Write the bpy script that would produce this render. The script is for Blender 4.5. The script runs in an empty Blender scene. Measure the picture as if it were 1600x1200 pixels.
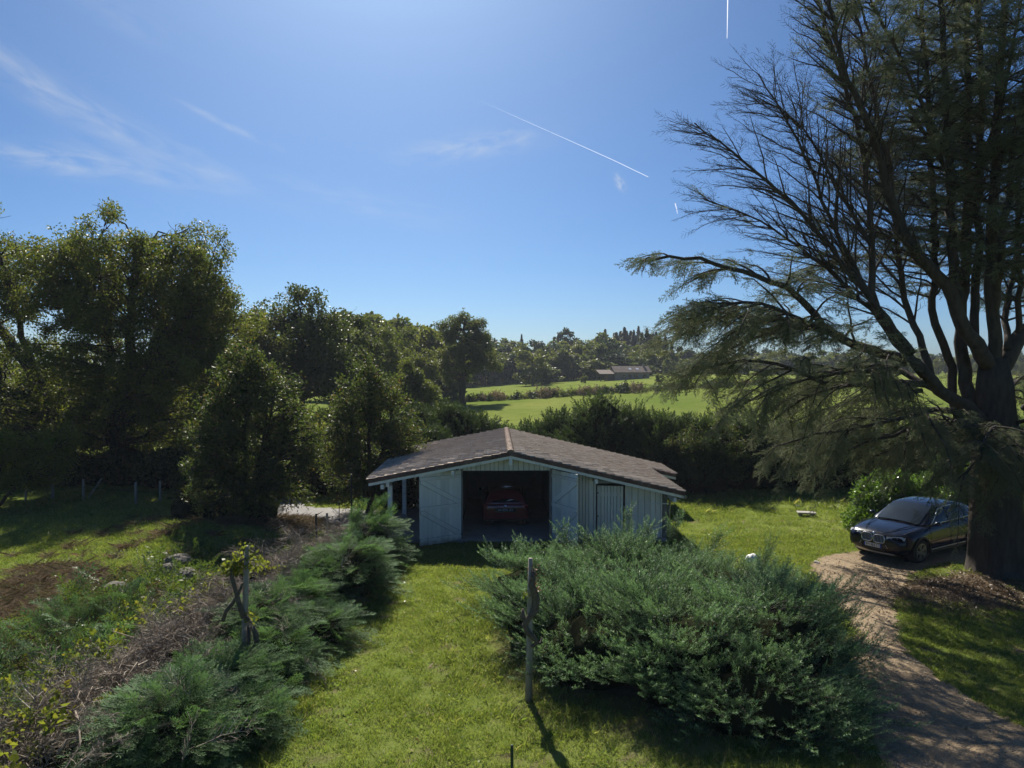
import bpy, bmesh, math, random
import numpy as np
from mathutils import Vector, Matrix
R = math.radians
rng = np.random.default_rng(7)
random.seed(7)
S = bpy.context.scene
COL = S.collection

# ------------------------------------------------------------------ camera, sky, sun, exposure
CAMZ, FPX, PITCH = 5.7, 1110.0, R(1.548)
cd = bpy.data.cameras.new('camera'); cam = bpy.data.objects.new('camera', cd); COL.objects.link(cam)
cam.location = (0, 0, CAMZ); cam.rotation_euler = (math.pi/2 - PITCH, 0, 0)
cd.sensor_width = 36; cd.lens = FPX/1600*36; cd.clip_start = .1; cd.clip_end = 30000
S.camera = cam
SUN_EL, SUN_AZ = R(43), R(-10.7)          # azimuth from +Y towards +X
S.view_settings.view_transform = 'Standard'; S.view_settings.look = 'None'
S.view_settings.gamma = 1; S.view_settings.use_curve_mapping = False
S.view_settings.exposure = 0.7
W = bpy.data.worlds.new('World'); S.world = W; W.use_nodes = True
wn = W.node_tree; wn.nodes.clear()

def N(nt, t, **kw):
    n = nt.nodes.new(t)
    for k, v in kw.items():
        if k.startswith('i_'):
            n.inputs[k[2:].replace('_', ' ')].default_value = v
        else: setattr(n, k, v)
    return n
def MATH(nt, op, a, b=None, c=None, clamp=False):
    n = nt.nodes.new('ShaderNodeMath'); n.operation = op; n.use_clamp = clamp
    for i, v in enumerate((a, b, c)):
        if v is None: continue
        if isinstance(v, (int, float)): n.inputs[i].default_value = v
        else: nt.links.new(v, n.inputs[i])
    return n.outputs[0]
def MIXC(nt, f, a, b, mode='MIX'):
    n = nt.nodes.new('ShaderNodeMix'); n.data_type = 'RGBA'; n.blend_type = mode
    for s, v in ((n.inputs[0], f), (n.inputs[6], a), (n.inputs[7], b)):
        if hasattr(v, 'default_value') and not isinstance(v, (int, float, tuple)): nt.links.new(v, s)
        elif isinstance(v, (int, float)): s.default_value = v
        else: s.default_value = (*v[:3], 1)
    return n.outputs[2]

sky = N(wn, 'ShaderNodeTexSky', sky_type='NISHITA', sun_disc=False)
sky.sun_elevation = SUN_EL; sky.sun_rotation = SUN_AZ
sky.air_density = .75; sky.dust_density = 1.25; sky.ozone_density = 6.0; sky.altitude = 300
bg = N(wn, 'ShaderNodeBackground'); bg.inputs[1].default_value = 0.0505
# thin cirrus, placed by direction on the sky and drawn out along the wind
tc = N(wn, 'ShaderNodeTexCoord'); sp = N(wn, 'ShaderNodeSeparateXYZ')
wn.links.new(tc.outputs['Generated'], sp.inputs[0])
yy = MATH(wn, 'MAXIMUM', sp.outputs[1], .05)
U = MATH(wn, 'DIVIDE', sp.outputs[0], yy); V = MATH(wn, 'DIVIDE', sp.outputs[2], yy)
def cirrus(px, py, ang, rl, rw, amp, sc, stretch):
    u0 = (px-800)/FPX; v0 = math.tan(math.atan((600-py)/FPX) - PITCH)
    c, s = math.cos(ang), math.sin(ang)
    du = MATH(wn, 'SUBTRACT', U, u0); dv = MATH(wn, 'SUBTRACT', V, v0)
    a = MATH(wn, 'ADD', MATH(wn, 'MULTIPLY', du, c), MATH(wn, 'MULTIPLY', dv, s))
    b = MATH(wn, 'SUBTRACT', MATH(wn, 'MULTIPLY', dv, c), MATH(wn, 'MULTIPLY', du, s))
    b = MATH(wn, 'ADD', b, MATH(wn, 'MULTIPLY', MATH(wn, 'MULTIPLY', a, a), -.25))
    q = MATH(wn, 'ADD', MATH(wn, 'POWER', MATH(wn, 'ABSOLUTE', MATH(wn, 'DIVIDE', a, rl)), 2.5), MATH(wn, 'POWER', MATH(wn, 'ABSOLUTE', MATH(wn, 'DIVIDE', b, rw)), 2.0))
    g = MATH(wn, 'POWER', 2.718, MATH(wn, 'MULTIPLY', q, -1.3))
    cb = N(wn, 'ShaderNodeCombineXYZ')
    wn.links.new(MATH(wn, 'MULTIPLY', a, sc), cb.inputs[0]); wn.links.new(MATH(wn, 'MULTIPLY', b, sc*stretch), cb.inputs[1])
    nz = N(wn, 'ShaderNodeTexNoise', i_Scale=1.0, i_Detail=7.0, i_Roughness=.62, i_Distortion=.6)
    wn.links.new(cb.outputs[0], nz.inputs['Vector'])
    n = MATH(wn, 'MULTIPLY', MATH(wn, 'SUBTRACT', nz.outputs[0], .38, clamp=True), 3.2)
    return MATH(wn, 'MULTIPLY', MATH(wn, 'MULTIPLY', g, n), amp)
tot = None
for a in ((170, 190, R(-27), .26, .022, .55, 9, 5), (100, 252, R(-8), .10, .018, .8, 12, 4), (230, 268, R(-14), .13, .02, .4, 12, 5),
          (368, 200, R(-25), .07, .0045, 1.1, 10, 3), (740, 228, R(9), .10, .020, .65, 22, 3), (560, 315, R(-12), .14, .02, .22, 12, 5),
          (60, 130, R(-35), .2, .03, .3, 8, 4), (968, 286, R(-60), .013, .006, 1.3, 60, 2), (190, 20, R(-30), .1, .02, .2, 10, 4),
          (640, 330, R(-12), .12, .03, .15, 10, 4)):
    v = cirrus(*a); tot = v if tot is None else MATH(wn, 'ADD', tot, v)
front = MATH(wn, 'GREATER_THAN', sp.outputs[1], .06)
tot = MATH(wn, 'MULTIPLY', MATH(wn, 'MINIMUM', tot, .7), MATH(wn, 'MULTIPLY', front, .62))
hs = N(wn, 'ShaderNodeHueSaturation'); hs.inputs['Saturation'].default_value = 1.12
wn.links.new(sky.outputs[0], hs.inputs['Color'])
SKYMUL = MIXC(wn, 1.0, hs.outputs[0], (.775, 1.0, 1.13), 'MULTIPLY')
skyc = MIXC(wn, tot, SKYMUL, (8.5, 9.0, 9.5))
wo = N(wn, 'ShaderNodeOutputWorld')
wn.links.new(skyc, bg.inputs[0]); wn.links.new(bg.outputs[0], wo.inputs[0])

sl = bpy.data.lights.new('sun', 'SUN'); sun = bpy.data.objects.new('sun', sl); COL.objects.link(sun)
sl.energy = 5.0; sl.angle = R(.55); sl.color = (1.0, .93, .82)
sdir = Vector((math.sin(SUN_AZ)*math.cos(SUN_EL), math.cos(SUN_AZ)*math.cos(SUN_EL), math.sin(SUN_EL)))
sun.rotation_euler = sdir.to_track_quat('Z', 'Y').to_euler(); sun.location = (0, 0, 60)
S.cycles.use_denoising = True
S.cycles.max_bounces = 7; S.cycles.diffuse_bounces = 3; S.cycles.glossy_bounces = 3; S.cycles.transmission_bounces = 4
S.cycles.transparent_max_bounces = 6; S.cycles.volume_bounces = 0
S.cycles.use_adaptive_sampling = True; S.cycles.adaptive_threshold = .02
S.cycles.sample_clamp_indirect = 6

# ------------------------------------------------------------------ pixel -> place helpers
def at(px, py, Y):
    a, b = (px-800)/FPX, (600-py)/FPX
    fy, fz = math.cos(PITCH) + b*math.sin(PITCH), -math.sin(PITCH) + b*math.cos(PITCH)
    return Vector((a*Y/fy, Y, CAMZ + fz*Y/fy))
def gp(px, py, z=0.0):
    b = (600-py)/FPX
    fy, fz = math.cos(PITCH) + b*math.sin(PITCH), -math.sin(PITCH) + b*math.cos(PITCH)
    Y = (z-CAMZ)/fz*fy
    return Vector(((px-800)/FPX*Y/fy, Y, z))
def sstep(a, b, x):
    t = np.clip((np.asarray(x, float)-a)/(b-a), 0, 1); return t*t*(3-2*t)
def in_poly(x, y, poly):
    x = np.asarray(x, float); y = np.asarray(y, float); c = np.zeros(x.shape, bool)
    n = len(poly)
    for i in range(n):
        x1, y1 = poly[i][:2]; x2, y2 = poly[(i+1) % n][:2]
        cond = ((y1 > y) != (y2 > y)) & (x < (x2-x1)*(y-y1)/(y2-y1+1e-12)+x1)
        c ^= cond
    return c
def wob(x, y, f=1.0, seed=0.0):
    return (np.sin(x*1.7*f+seed)+np.sin(y*2.1*f+1.3+seed*2)+np.sin((x+y)*3.1*f+.7*seed)+np.sin((x-y)*4.3*f+2.+seed)*.7)/3.7

# ------------------------------------------------------------------ materials
def newmat(name):
    m = bpy.data.materials.new(name); m.use_nodes = True; m.node_tree.nodes.clear()
    o = m.node_tree.nodes.new('ShaderNodeOutputMaterial'); return m, m.node_tree, o
def paint(name, col, col2=None, rough=.6, scale=8., metal=0., spec=.4, bump=0., bscale=60., coat=0., dirt=None, dscale=1.5, stretch=None, rnd=0., splash=None):
    """principled with two-tone noise, optional dirt and bump"""
    m, nt, o = newmat(name)
    p = N(nt, 'ShaderNodeBsdfPrincipled'); p.inputs['Roughness'].default_value = rough; p.inputs['Metallic'].default_value = metal
    p.inputs['Specular IOR Level'].default_value = spec; p.inputs['Coat Weight'].default_value = coat
    tcn = N(nt, 'ShaderNodeTexCoord'); mp = N(nt, 'ShaderNodeMapping')
    if stretch: mp.inputs['Scale'].default_value = stretch
    nt.links.new(tcn.outputs['Object'], mp.inputs[0])
    c = col
    if col2 is not None:
        nz = N(nt, 'ShaderNodeTexNoise', i_Scale=scale, i_Detail=5., i_Roughness=.6); nt.links.new(mp.outputs[0], nz.inputs[0])
        f = MATH(nt, 'MULTIPLY_ADD', nz.outputs[0], 2.4, -.7, clamp=True)
        c = MIXC(nt, f, col, col2)
    if dirt is not None:
        nz = N(nt, 'ShaderNodeTexNoise', i_Scale=dscale, i_Detail=8., i_Roughness=.7); nt.links.new(mp.outputs[0], nz.inputs[0])
        f = MATH(nt, 'MULTIPLY_ADD', nz.outputs[0], 5., -2.7, clamp=True)
        c = MIXC(nt, f, c, dirt)
    if splash:                                       # earth thrown up by rain along the foot of the boards
        nz = N(nt, 'ShaderNodeTexNoise', i_Scale=7., i_Detail=6.); nt.links.new(tcn.outputs['Object'], nz.inputs[0]); sz = N(nt, 'ShaderNodeSeparateXYZ'); nt.links.new(tcn.outputs['Object'], sz.inputs[0])
        f = MATH(nt, 'SUBTRACT', MATH(nt, 'MULTIPLY', nz.outputs[0], 1.3), MATH(nt, 'MULTIPLY', sz.outputs[2], 1.9), clamp=True); c = MIXC(nt, f, c, splash)
    if rnd:
        oi = N(nt, 'ShaderNodeObjectInfo'); f = MATH(nt, 'MULTIPLY_ADD', oi.outputs['Random'], rnd*2, 1-rnd)
        cc = N(nt, 'ShaderNodeCombineColor')
        for i in range(3): nt.links.new(f, cc.inputs[i])
        c = MIXC(nt, 1., c, cc.outputs[0], 'MULTIPLY')
    if isinstance(c, tuple): p.inputs['Base Color'].default_value = (*c[:3], 1)
    else: nt.links.new(c, p.inputs['Base Color'])
    if bump:
        nz = N(nt, 'ShaderNodeTexNoise', i_Scale=bscale, i_Detail=4.); nt.links.new(mp.outputs[0], nz.inputs[0])
        b = N(nt, 'ShaderNodeBump', i_Strength=bump, i_Distance=.02); nt.links.new(nz.outputs[0], b.inputs['Height'])
        nt.links.new(b.outputs[0], p.inputs['Normal'])
    nt.links.new(p.outputs[0], o.inputs[0]); return m
def leafmat(name, c1, c2, c3=None, trans=.4, tcol=None, rough=.45, spec=.4, wscale=.6, tip=None):
    m, nt, o = newmat(name)
    oi = N(nt, 'ShaderNodeObjectInfo'); geo = N(nt, 'ShaderNodeNewGeometry')
    nz = N(nt, 'ShaderNodeTexNoise', i_Scale=wscale, i_Detail=3.); nt.links.new(geo.outputs['Position'], nz.inputs[0])
    ri = geo.outputs['Random Per Island']
    f = MATH(nt, 'ADD', MATH(nt, 'MULTIPLY', oi.outputs['Random'], .45), MATH(nt, 'MULTIPLY', ri, .35))
    f = MATH(nt, 'ADD', f, MATH(nt, 'MULTIPLY_ADD', nz.outputs[0], 1.6, -.7), clamp=True)
    c = MIXC(nt, f, c1, c2)
    if c3 is not None:
        g = MATH(nt, 'MULTIPLY_ADD', MATH(nt, 'FRACT', MATH(nt, 'MULTIPLY', ri, 17.3)), 6., -4.9, clamp=True)
        c = MIXC(nt, g, c, c3)
    if tip is not None:                                 # young growth at the end of each spray
        tcx = N(nt, 'ShaderNodeAttribute', attribute_name='along')
        c = MIXC(nt, MATH(nt, 'MULTIPLY_ADD', tcx.outputs['Fac'], 1.9, -.95, clamp=True), c, tip)
    p = N(nt, 'ShaderNodeBsdfPrincipled'); p.inputs['Roughness'].default_value = rough; p.inputs['Specular IOR Level'].default_value = spec
    nt.links.new(c, p.inputs['Base Color'])
    if trans > 0:
        t = N(nt, 'ShaderNodeBsdfTranslucent')
        tm = MIXC(nt, 1., c, tcol or (1.6, 1.5, .7), 'MULTIPLY'); nt.links.new(tm, t.inputs[0])
        mx = N(nt, 'ShaderNodeMixShader'); mx.inputs[0].default_value = trans
        nt.links.new(p.outputs[0], mx.inputs[1]); nt.links.new(t.outputs[0], mx.inputs[2]); nt.links.new(mx.outputs[0], o.inputs[0])
    else: nt.links.new(p.outputs[0], o.inputs[0])
    return m

M = {}
M['oak_leaf'] = leafmat('oak_leaf', (.062, .092, .028), (.120, .150, .042), (.21, .17, .05), .5, spec=.2)
M['yellow_leaf'] = leafmat('yellow_leaf', (.10, .145, .03), (.175, .20, .045), (.24, .21, .05), .5, spec=.2)
M['fresh_leaf'] = leafmat('fresh_leaf', (.042, .074, .030), (.090, .122, .045), (.22, .12, .07), .45, rough=.5, spec=.22)
M['glossy_leaf'] = leafmat('glossy_leaf', (.07, .14, .03), (.12, .21, .05), None, .42, rough=.3, spec=.6)
M['dark_leaf'] = leafmat('dark_leaf', (.040, .062, .024), (.075, .10, .034), None, .42, spec=.2)
M['far_leaf'] = leafmat('far_leaf', (.060, .090, .030), (.125, .145, .045), None, .45, wscale=.15, spec=.15)
M['far_dark'] = leafmat('far_dark', (.026, .048, .030), (.046, .072, .040), None, .3, wscale=.2, spec=.15)
M['juniper'] = leafmat('juniper', (.024, .054, .032), (.050, .098, .048), (.13, .12, .05), .26, tcol=(1.3, 1.35, .8), rough=.5, spec=.3, wscale=1.1, tip=(.21, .335, .17))
M['leyland'] = leafmat('leyland', (.036, .072, .034), (.066, .120, .045), (.10, .09, .045), .30, tcol=(1.3, 1.35, .8), rough=.65, spec=.12, wscale=1., tip=(.13, .23, .10))
M['broom'] = leafmat('broom', (.030, .055, .028), (.058, .090, .040), None, .3, rough=.6, spec=.2)
M['fern'] = leafmat('fern', (.055, .10, .03), (.10, .16, .045), (.15, .14, .04), .4, wscale=1.5)
M['cedar_needle'] = leafmat('cedar_needle', (.085, .125, .080), (.16, .185, .12), (.26, .18, .10), .34, tcol=(1.2, 1.2, .9), rough=.6, spec=.2)
M['grass'] = leafmat('grass', (.125, .195, .055), (.255, .31, .09), (.42, .38, .24), .42, tcol=(1.4, 1.4, .6), rough=.5, spec=.3, wscale=2.2)
M['dry_stem'] = leafmat('dry_stem', (.15, .115, .08), (.27, .215, .15), (.12, .14, .05), .25, tcol=(1.2, 1.1, .9), rough=.8, spec=.1, wscale=1.2)
M['dead_twig'] = leafmat('dead_twig', (.18, .145, .11), (.32, .27, .21), (.50, .46, .40), .0, rough=.8, spec=.15, wscale=2.)
M['bark'] = paint('bark', (.030, .025, .021), (.060, .052, .044), rough=.9, scale=14, bump=.9, bscale=18, stretch=(1, 1, .22), spec=.15)
M['cedar_bark'] = paint('cedar_bark', (.040, .033, .028), (.085, .072, .062), rough=.9, scale=9, bump=1., bscale=9, stretch=(1, 1, .25), spec=.15)
M['thin_bark'] = paint('thin_bark', (.045, .036, .030), (.07, .058, .05), rough=.9, scale=5, spec=.1)
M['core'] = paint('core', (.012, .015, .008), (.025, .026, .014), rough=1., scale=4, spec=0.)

# ------------------------------------------------------------------ object helpers
def tag(o, label=None, cat=None, group=None, kind=None):
    if label: o['label'] = label
    if cat: o['category'] = cat
    if group: o['group'] = group
    if kind: o['kind'] = kind
    return o
def empty(name, loc=(0, 0, 0), rz=0., **kw):
    o = bpy.data.objects.new(name, None); COL.objects.link(o); o.location = loc; o.rotation_euler = (0, 0, rz)
    o.empty_display_size = .2
    return tag(o, **kw)
def link(name, me, mat=None, parent=None, loc=None, rot=None):
    o = bpy.data.objects.new(name, me); COL.objects.link(o)
    if mat is not None and not me.materials:
        for mm in (mat if isinstance(mat, (list, tuple)) else [mat]): me.materials.append(mm)
    if parent is not None: o.parent = parent
    if loc is not None: o.location = loc
    if rot is not None: o.rotation_euler = rot
    return o
def npmesh(name, verts, faces, mat=None, smooth=False, mi=None):
    """verts (n,3); faces (m,k) one polygon size"""
    verts = np.asarray(verts, np.float32); faces = np.asarray(faces, np.int32)
    me = bpy.data.meshes.new(name); me.vertices.add(len(verts)); me.vertices.foreach_set('co', verts.ravel())
    k = faces.shape[1]; me.loops.add(faces.size); me.loops.foreach_set('vertex_index', faces.ravel())
    me.polygons.add(len(faces)); me.polygons.foreach_set('loop_start', np.arange(0, faces.size, k, dtype=np.int32))
    me.polygons.foreach_set('loop_total', np.full(len(faces), k, np.int32))
    if smooth: me.polygons.foreach_set('use_smooth', np.ones(len(faces), bool))
    if mat is not None:
        for mm in (mat if isinstance(mat, (list, tuple)) else [mat]): me.materials.append(mm)
    if mi is not None: me.polygons.foreach_set('material_index', np.asarray(mi, np.int32))
    me.update(calc_edges=True); me.validate(); return me
class MB:
    def __init__(s): s.v = []; s.f = []
    def add(s, vs, fs):
        n = len(s.v); s.v += [tuple(v) for v in vs]; s.f += [tuple(i+n for i in f) for f in fs]; return s
    def box(s, x0, x1, y0, y1, z0, z1, m=None):
        vs = [Vector((x, y, z)) for z in (z0, z1) for y in (y0, y1) for x in (x0, x1)]
        if m is not None: vs = [m @ v for v in vs]
        return s.add(vs, [(0, 2, 3, 1), (4, 5, 7, 6), (0, 1, 5, 4), (2, 6, 7, 3), (0, 4, 6, 2), (1, 3, 7, 5)])
    def prism(s, poly, y0, y1, axis='y'):
        """poly in (a,b) extruded along axis"""
        n = len(poly)
        def P(a, b, t): return {'y': (a, t, b), 'x': (t, a, b), 'z': (a, b, t)}[axis]
        vs = [P(a, b, y0) for a, b in poly] + [P(a, b, y1) for a, b in poly]
        fs = [tuple(range(n))[::-1], tuple(range(n, 2*n))] + [(i, (i+1) % n, n+(i+1) % n, n+i) for i in range(n)]
        return s.add(vs, fs)
    def beam(s, a, b, w, h, up=(0, 0, 1)):
        a = Vector(a); b = Vector(b); t = (b-a); L = t.length; t.normalize(); u = Vector(up); sd = t.cross(u)
        if sd.length < 1e-4: sd = Vector((1, 0, 0))
        sd.normalize(); u = sd.cross(t)
        m = Matrix((( t.x, sd.x, u.x, a.x), (t.y, sd.y, u.y, a.y), (t.z, sd.z, u.z, a.z), (0, 0, 0, 1)))
        return s.box(0, L, -w/2, w/2, -h/2, h/2, m)
    def tube(s, pts, rad, n=8, caps=True):
        pts = [Vector(p) for p in pts]
        if not isinstance(rad, (list, tuple)): rad = [rad]*len(pts)
        base = len(s.v); prev = None; rings = []
        for i, p in enumerate(pts):
            t = (pts[min(i+1, len(pts)-1)] - pts[max(i-1, 0)]).normalized()
            if prev is None:
                prev = t.cross(Vector((.31, .17, .93)))
                if prev.length < .1: prev = t.cross(Vector((1, 0, 0)))
            prev = (prev - t*prev.dot(t)).normalized(); b = t.cross(prev)
            s.v += [tuple(p + (prev*math.cos(2*math.pi*k/n)+b*math.sin(2*math.pi*k/n))*rad[i]) for k in range(n)]
        for i in range(len(pts)-1):
            for k in range(n):
                a = base+i*n+k; c = base+i*n+(k+1) % n; s.f.append((a, c, c+n, a+n))
        if caps:
            s.f.append(tuple(base+k for k in range(n))[::-1]); s.f.append(tuple(base+(len(pts)-1)*n+k for k in range(n)))
        return s
    def lathe(s, prof, n=24, m=None):
        """prof list of (r, y) turned round the y axis"""
        base = len(s.v)
        for r, y in prof:
            for k in range(n):
                a = 2*math.pi*k/n; v = Vector((r*math.cos(a), y, r*math.sin(a)))
                s.v.append(tuple(m @ v if m is not None else v))
        for i in range(len(prof)-1):
            for k in range(n):
                a = base+i*n+k; c = base+i*n+(k+1) % n; s.f.append((a, a+n, c+n, c))
        return s
    def mesh(s, name, mat=None, smooth=False):
        me = bpy.data.meshes.new(name); me.from_pydata(s.v, [], s.f)
        if mat is not None:
            for mm in (mat if isinstance(mat, (list, tuple)) else [mat]): me.materials.append(mm)
        if smooth:
            for p in me.polygons: p.use_smooth = True
        me.update(); return me
    def build(s, name, mat, parent=None, smooth=False, bevel=0.):
        me = s.mesh(name, mat, smooth)
        if bevel:
            bm = bmesh.new(); bm.from_mesh(me)
            bmesh.ops.bevel(bm, geom=[e for e in bm.edges], offset=bevel, segments=1, affect='EDGES', clamp_overlap=True)
            bm.to_mesh(me); bm.free()
        return link(name, me, None, parent)
def copy_tree(o, parent=None):
    c = o.copy(); COL.objects.link(c)
    if parent is not None: c.parent = parent
    for ch in list(o.children): copy_tree(ch, c)
    return c

# batch of tapered tubes: P (B,K,3), rad (B,K)
def tubes(P, rad, n=4):
    P = np.asarray(P, float); B, K, _ = P.shape
    T = np.gradient(P, axis=1); T /= np.linalg.norm(T, axis=2, keepdims=True)+1e-9
    ref = np.zeros_like(T); ref[..., 2] = 1.; hor = np.abs(T[..., 2]) > .92; ref[hor] = (1, 0, 0)
    a = np.cross(T, ref); a /= np.linalg.norm(a, axis=2, keepdims=True)+1e-9; b = np.cross(T, a)
    an = 2*np.pi*np.arange(n)/n
    v = P[:, :, None, :] + rad[:, :, None, None]*(a[:, :, None, :]*np.cos(an)[None, None, :, None]+b[:, :, None, :]*np.sin(an)[None, None, :, None])
    idx = np.arange(B*K*n).reshape(B, K, n); i0 = idx[:, :-1, :]; i1 = np.roll(idx, -1, 2)[:, :-1, :]; i2 = np.roll(idx, -1, 2)[:, 1:, :]; i3 = idx[:, 1:, :]
    f = np.stack([i0, i1, i2, i3], -1).reshape(-1, 4)
    return v.reshape(-1, 3), f
def join_np(parts):
    vs, fs, n = [], [], 0
    for v, f in parts: vs.append(v); fs.append(f+n); n += len(v)
    return np.concatenate(vs), np.concatenate(fs)

# ------------------------------------------------------------------ scatter (leaves, needles, blades): points carry rotation, scale and variant
def src_collection(name, meshes):
    c = bpy.data.collections.new(name)
    for i, me in enumerate(meshes):
        o = bpy.data.objects.new(f'{name}_{i:02d}', me); c.objects.link(o)
    return c
_groups = {}
def scatter_group(coll):
    if coll.name in _groups: return _groups[coll.name]
    g = bpy.data.node_groups.new('scatter_'+coll.name, 'GeometryNodeTree')
    g.interface.new_socket('Geometry', in_out='INPUT', socket_type='NodeSocketGeometry')
    g.interface.new_socket('Geometry', in_out='OUTPUT', socket_type='NodeSocketGeometry')
    gi = g.nodes.new('NodeGroupInput'); go = g.nodes.new('NodeGroupOutput')
    ci = g.nodes.new('GeometryNodeJoinGeometry')
    for ob in reversed(list(coll.objects)):
        oi = g.nodes.new('GeometryNodeObjectInfo'); oi.inputs['Object'].default_value = ob; oi.inputs['As Instance'].default_value = False
        gt = g.nodes.new('GeometryNodeGeometryToInstance'); g.links.new(oi.outputs['Geometry'], gt.inputs[0]); g.links.new(gt.outputs[0], ci.inputs[0])
    ip = g.nodes.new('GeometryNodeInstanceOnPoints'); ip.inputs['Pick Instance'].default_value = True
    def attr(n, t):
        a = g.nodes.new('GeometryNodeInputNamedAttribute'); a.data_type = t; a.inputs[0].default_value = n; return a.outputs[0]
    e2r = g.nodes.new('FunctionNodeEulerToRotation')
    g.links.new(attr('rot', 'FLOAT_VECTOR'), e2r.inputs[0]); g.links.new(e2r.outputs[0], ip.inputs['Rotation'])
    g.links.new(attr('scl', 'FLOAT_VECTOR'), ip.inputs['Scale']); g.links.new(attr('idx', 'INT'), ip.inputs['Instance Index'])
    g.links.new(gi.outputs[0], ip.inputs['Points']); g.links.new(ci.outputs[0], ip.inputs['Instance'])
    g.links.new(ip.outputs[0], go.inputs[0]); _groups[coll.name] = g; return g
def scatter(name, P, rot, scl, coll, parent=None, nvar=None):
    P = np.asarray(P, np.float32); n = len(P)
    me = bpy.data.meshes.new(name); me.vertices.add(n); me.vertices.foreach_set('co', P.ravel())
    scl = np.asarray(scl, np.float32)
    if scl.ndim == 1: scl = np.repeat(scl[:, None], 3, 1)
    a = me.attributes.new('rot', 'FLOAT_VECTOR', 'POINT'); a.data.foreach_set('vector', np.asarray(rot, np.float32).ravel())
    a = me.attributes.new('scl', 'FLOAT_VECTOR', 'POINT'); a.data.foreach_set('vector', scl.ravel())
    a = me.attributes.new('idx', 'INT', 'POINT'); a.data.foreach_set('value', rng.integers(0, len(coll.objects), n).astype(np.int32))
    me.update(); o = link(name, me, None, parent)
    md = o.modifiers.new('scatter', 'NODES'); md.node_group = scatter_group(coll); o['kind'] = 'stuff'; return o
def basis_euler(X, Zr):
    """rotation whose local x is X and whose local z is as near Zr as it can be"""
    X = X/(np.linalg.norm(X, axis=1, keepdims=True)+1e-9)
    Y = np.cross(Zr, X); Y /= np.linalg.norm(Y, axis=1, keepdims=True)+1e-9; Z = np.cross(X, Y)
    ry = np.arcsin(np.clip(-X[:, 2], -1, 1)); rx = np.arctan2(Y[:, 2], Z[:, 2]); rz = np.arctan2(X[:, 1], X[:, 0])
    return np.stack([rx, ry, rz], 1)
def rand_rot(n): return rng.uniform(-math.pi, math.pi, (n, 3))
def unit(n):
    v = rng.normal(size=(n, 3)); return v/np.linalg.norm(v, axis=1, keepdims=True)

# leaf clump: n folded leaves round short twigs
def leaf_clump(n, r, L, w, flat=.75):
    c = unit(n)*(rng.uniform(.15, 1, n)**.6)[:, None]*r; c[:, 2] *= flat
    d = unit(n); d = d*.8 + c/(r+1e-6)*.6; d[:, 2] -= .15; d /= np.linalg.norm(d, axis=1, keepdims=True)
    s = np.cross(d, unit(n)); s /= np.linalg.norm(s, axis=1, keepdims=True)
    Ls = (L*rng.uniform(.7, 1.25, n))[:, None]; ws = (w*rng.uniform(.7, 1.2, n))[:, None]
    up = np.cross(d, s)*.12*Ls
    v = np.stack([c, c+d*Ls*.45+s*ws*.5+up, c+d*Ls, c+d*Ls*.45-s*ws*.5+up], 1).reshape(-1, 3)
    i = np.arange(n)*4; f = np.stack([i, i+1, i+2, i+3], 1); return v, f
def leaf_coll(name, mat, n, r, L, w, k=5, flat=.75):
    return src_collection(name, [npmesh(name, *leaf_clump(n, r, L, w, flat), mat) for _ in range(k)])
# feathery conifer spray of length 1 along +x; flat=1 planar fan
def spray(nb=15, blen=.34, quill=.085, qw=.016, flat=0., curve=.18, nq=8, dens=1., tipq=10, droop=0.):
    tris = []
    def axis(t): return np.array([t, 0, curve*t*t - droop*t*t*1.2])
    def quills(p0, d, L, k):
        d = d/np.linalg.norm(d)
        for j in range(k):
            t = (j+.5)/k; p = p0 + d*L*t + np.array([0, 0, -.03*L*t*t])
            o = rng.normal(size=3); o[2] *= (1-.8*flat); o -= d*o.dot(d); o /= np.linalg.norm(o)+1e-9
            q = d*.82 + o*.62; q /= np.linalg.norm(q); ql = quill*(1-.35*t)*rng.uniform(.8, 1.3)
            s = np.cross(q, rng.normal(size=3)); s /= np.linalg.norm(s)+1e-9
            if flat > .5: s = np.cross(q, [0, 0, 1.]); s /= np.linalg.norm(s)+1e-9
            w = qw*rng.uniform(.7, 1.3)
            tris.append([p-s*w*.5, p+s*w*.5, p+q*ql])
    for i in range(nb):
        t = .08 + .88*i/nb + rng.uniform(-.02, .02); p = axis(t)
        sd = 1 if i % 2 else -1
        a = np.array([.72, sd*.7, rng.uniform(.0, .5)*(1-flat)+.05])
        if flat < .5 and i % 3 == 0: a = np.array([.7, sd*.25, .7])
        L = blen*(1-.62*t)*rng.uniform(.75, 1.2); quills(p, a, L, max(3, int(nq*(1-.4*t)*dens)))
    for i in range(tipq):
        t = .25+.75*i/tipq; quills(axis(t), np.array([1., 0, curve*2*t]), .08, 2)
    quills(axis(.95), np.array([1., 0, curve*1.8]), .12, 5)
    tv = np.array(tris).reshape(-1, 3); return tv, np.arange(len(tv)).reshape(-1, 3)
def spray_coll(name, mat, k=4, **kw):
    out = []
    for _ in range(k):
        v, f = spray(**kw); me = npmesh(name, v, f, mat); a = me.attributes.new('along', 'FLOAT', 'POINT')
        xs = v[:, 0]+.9*np.abs(v[:, 1]); a.data.foreach_set('value', xs.astype(np.float32)); out.append(me)
    return src_collection(name, out)
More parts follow.
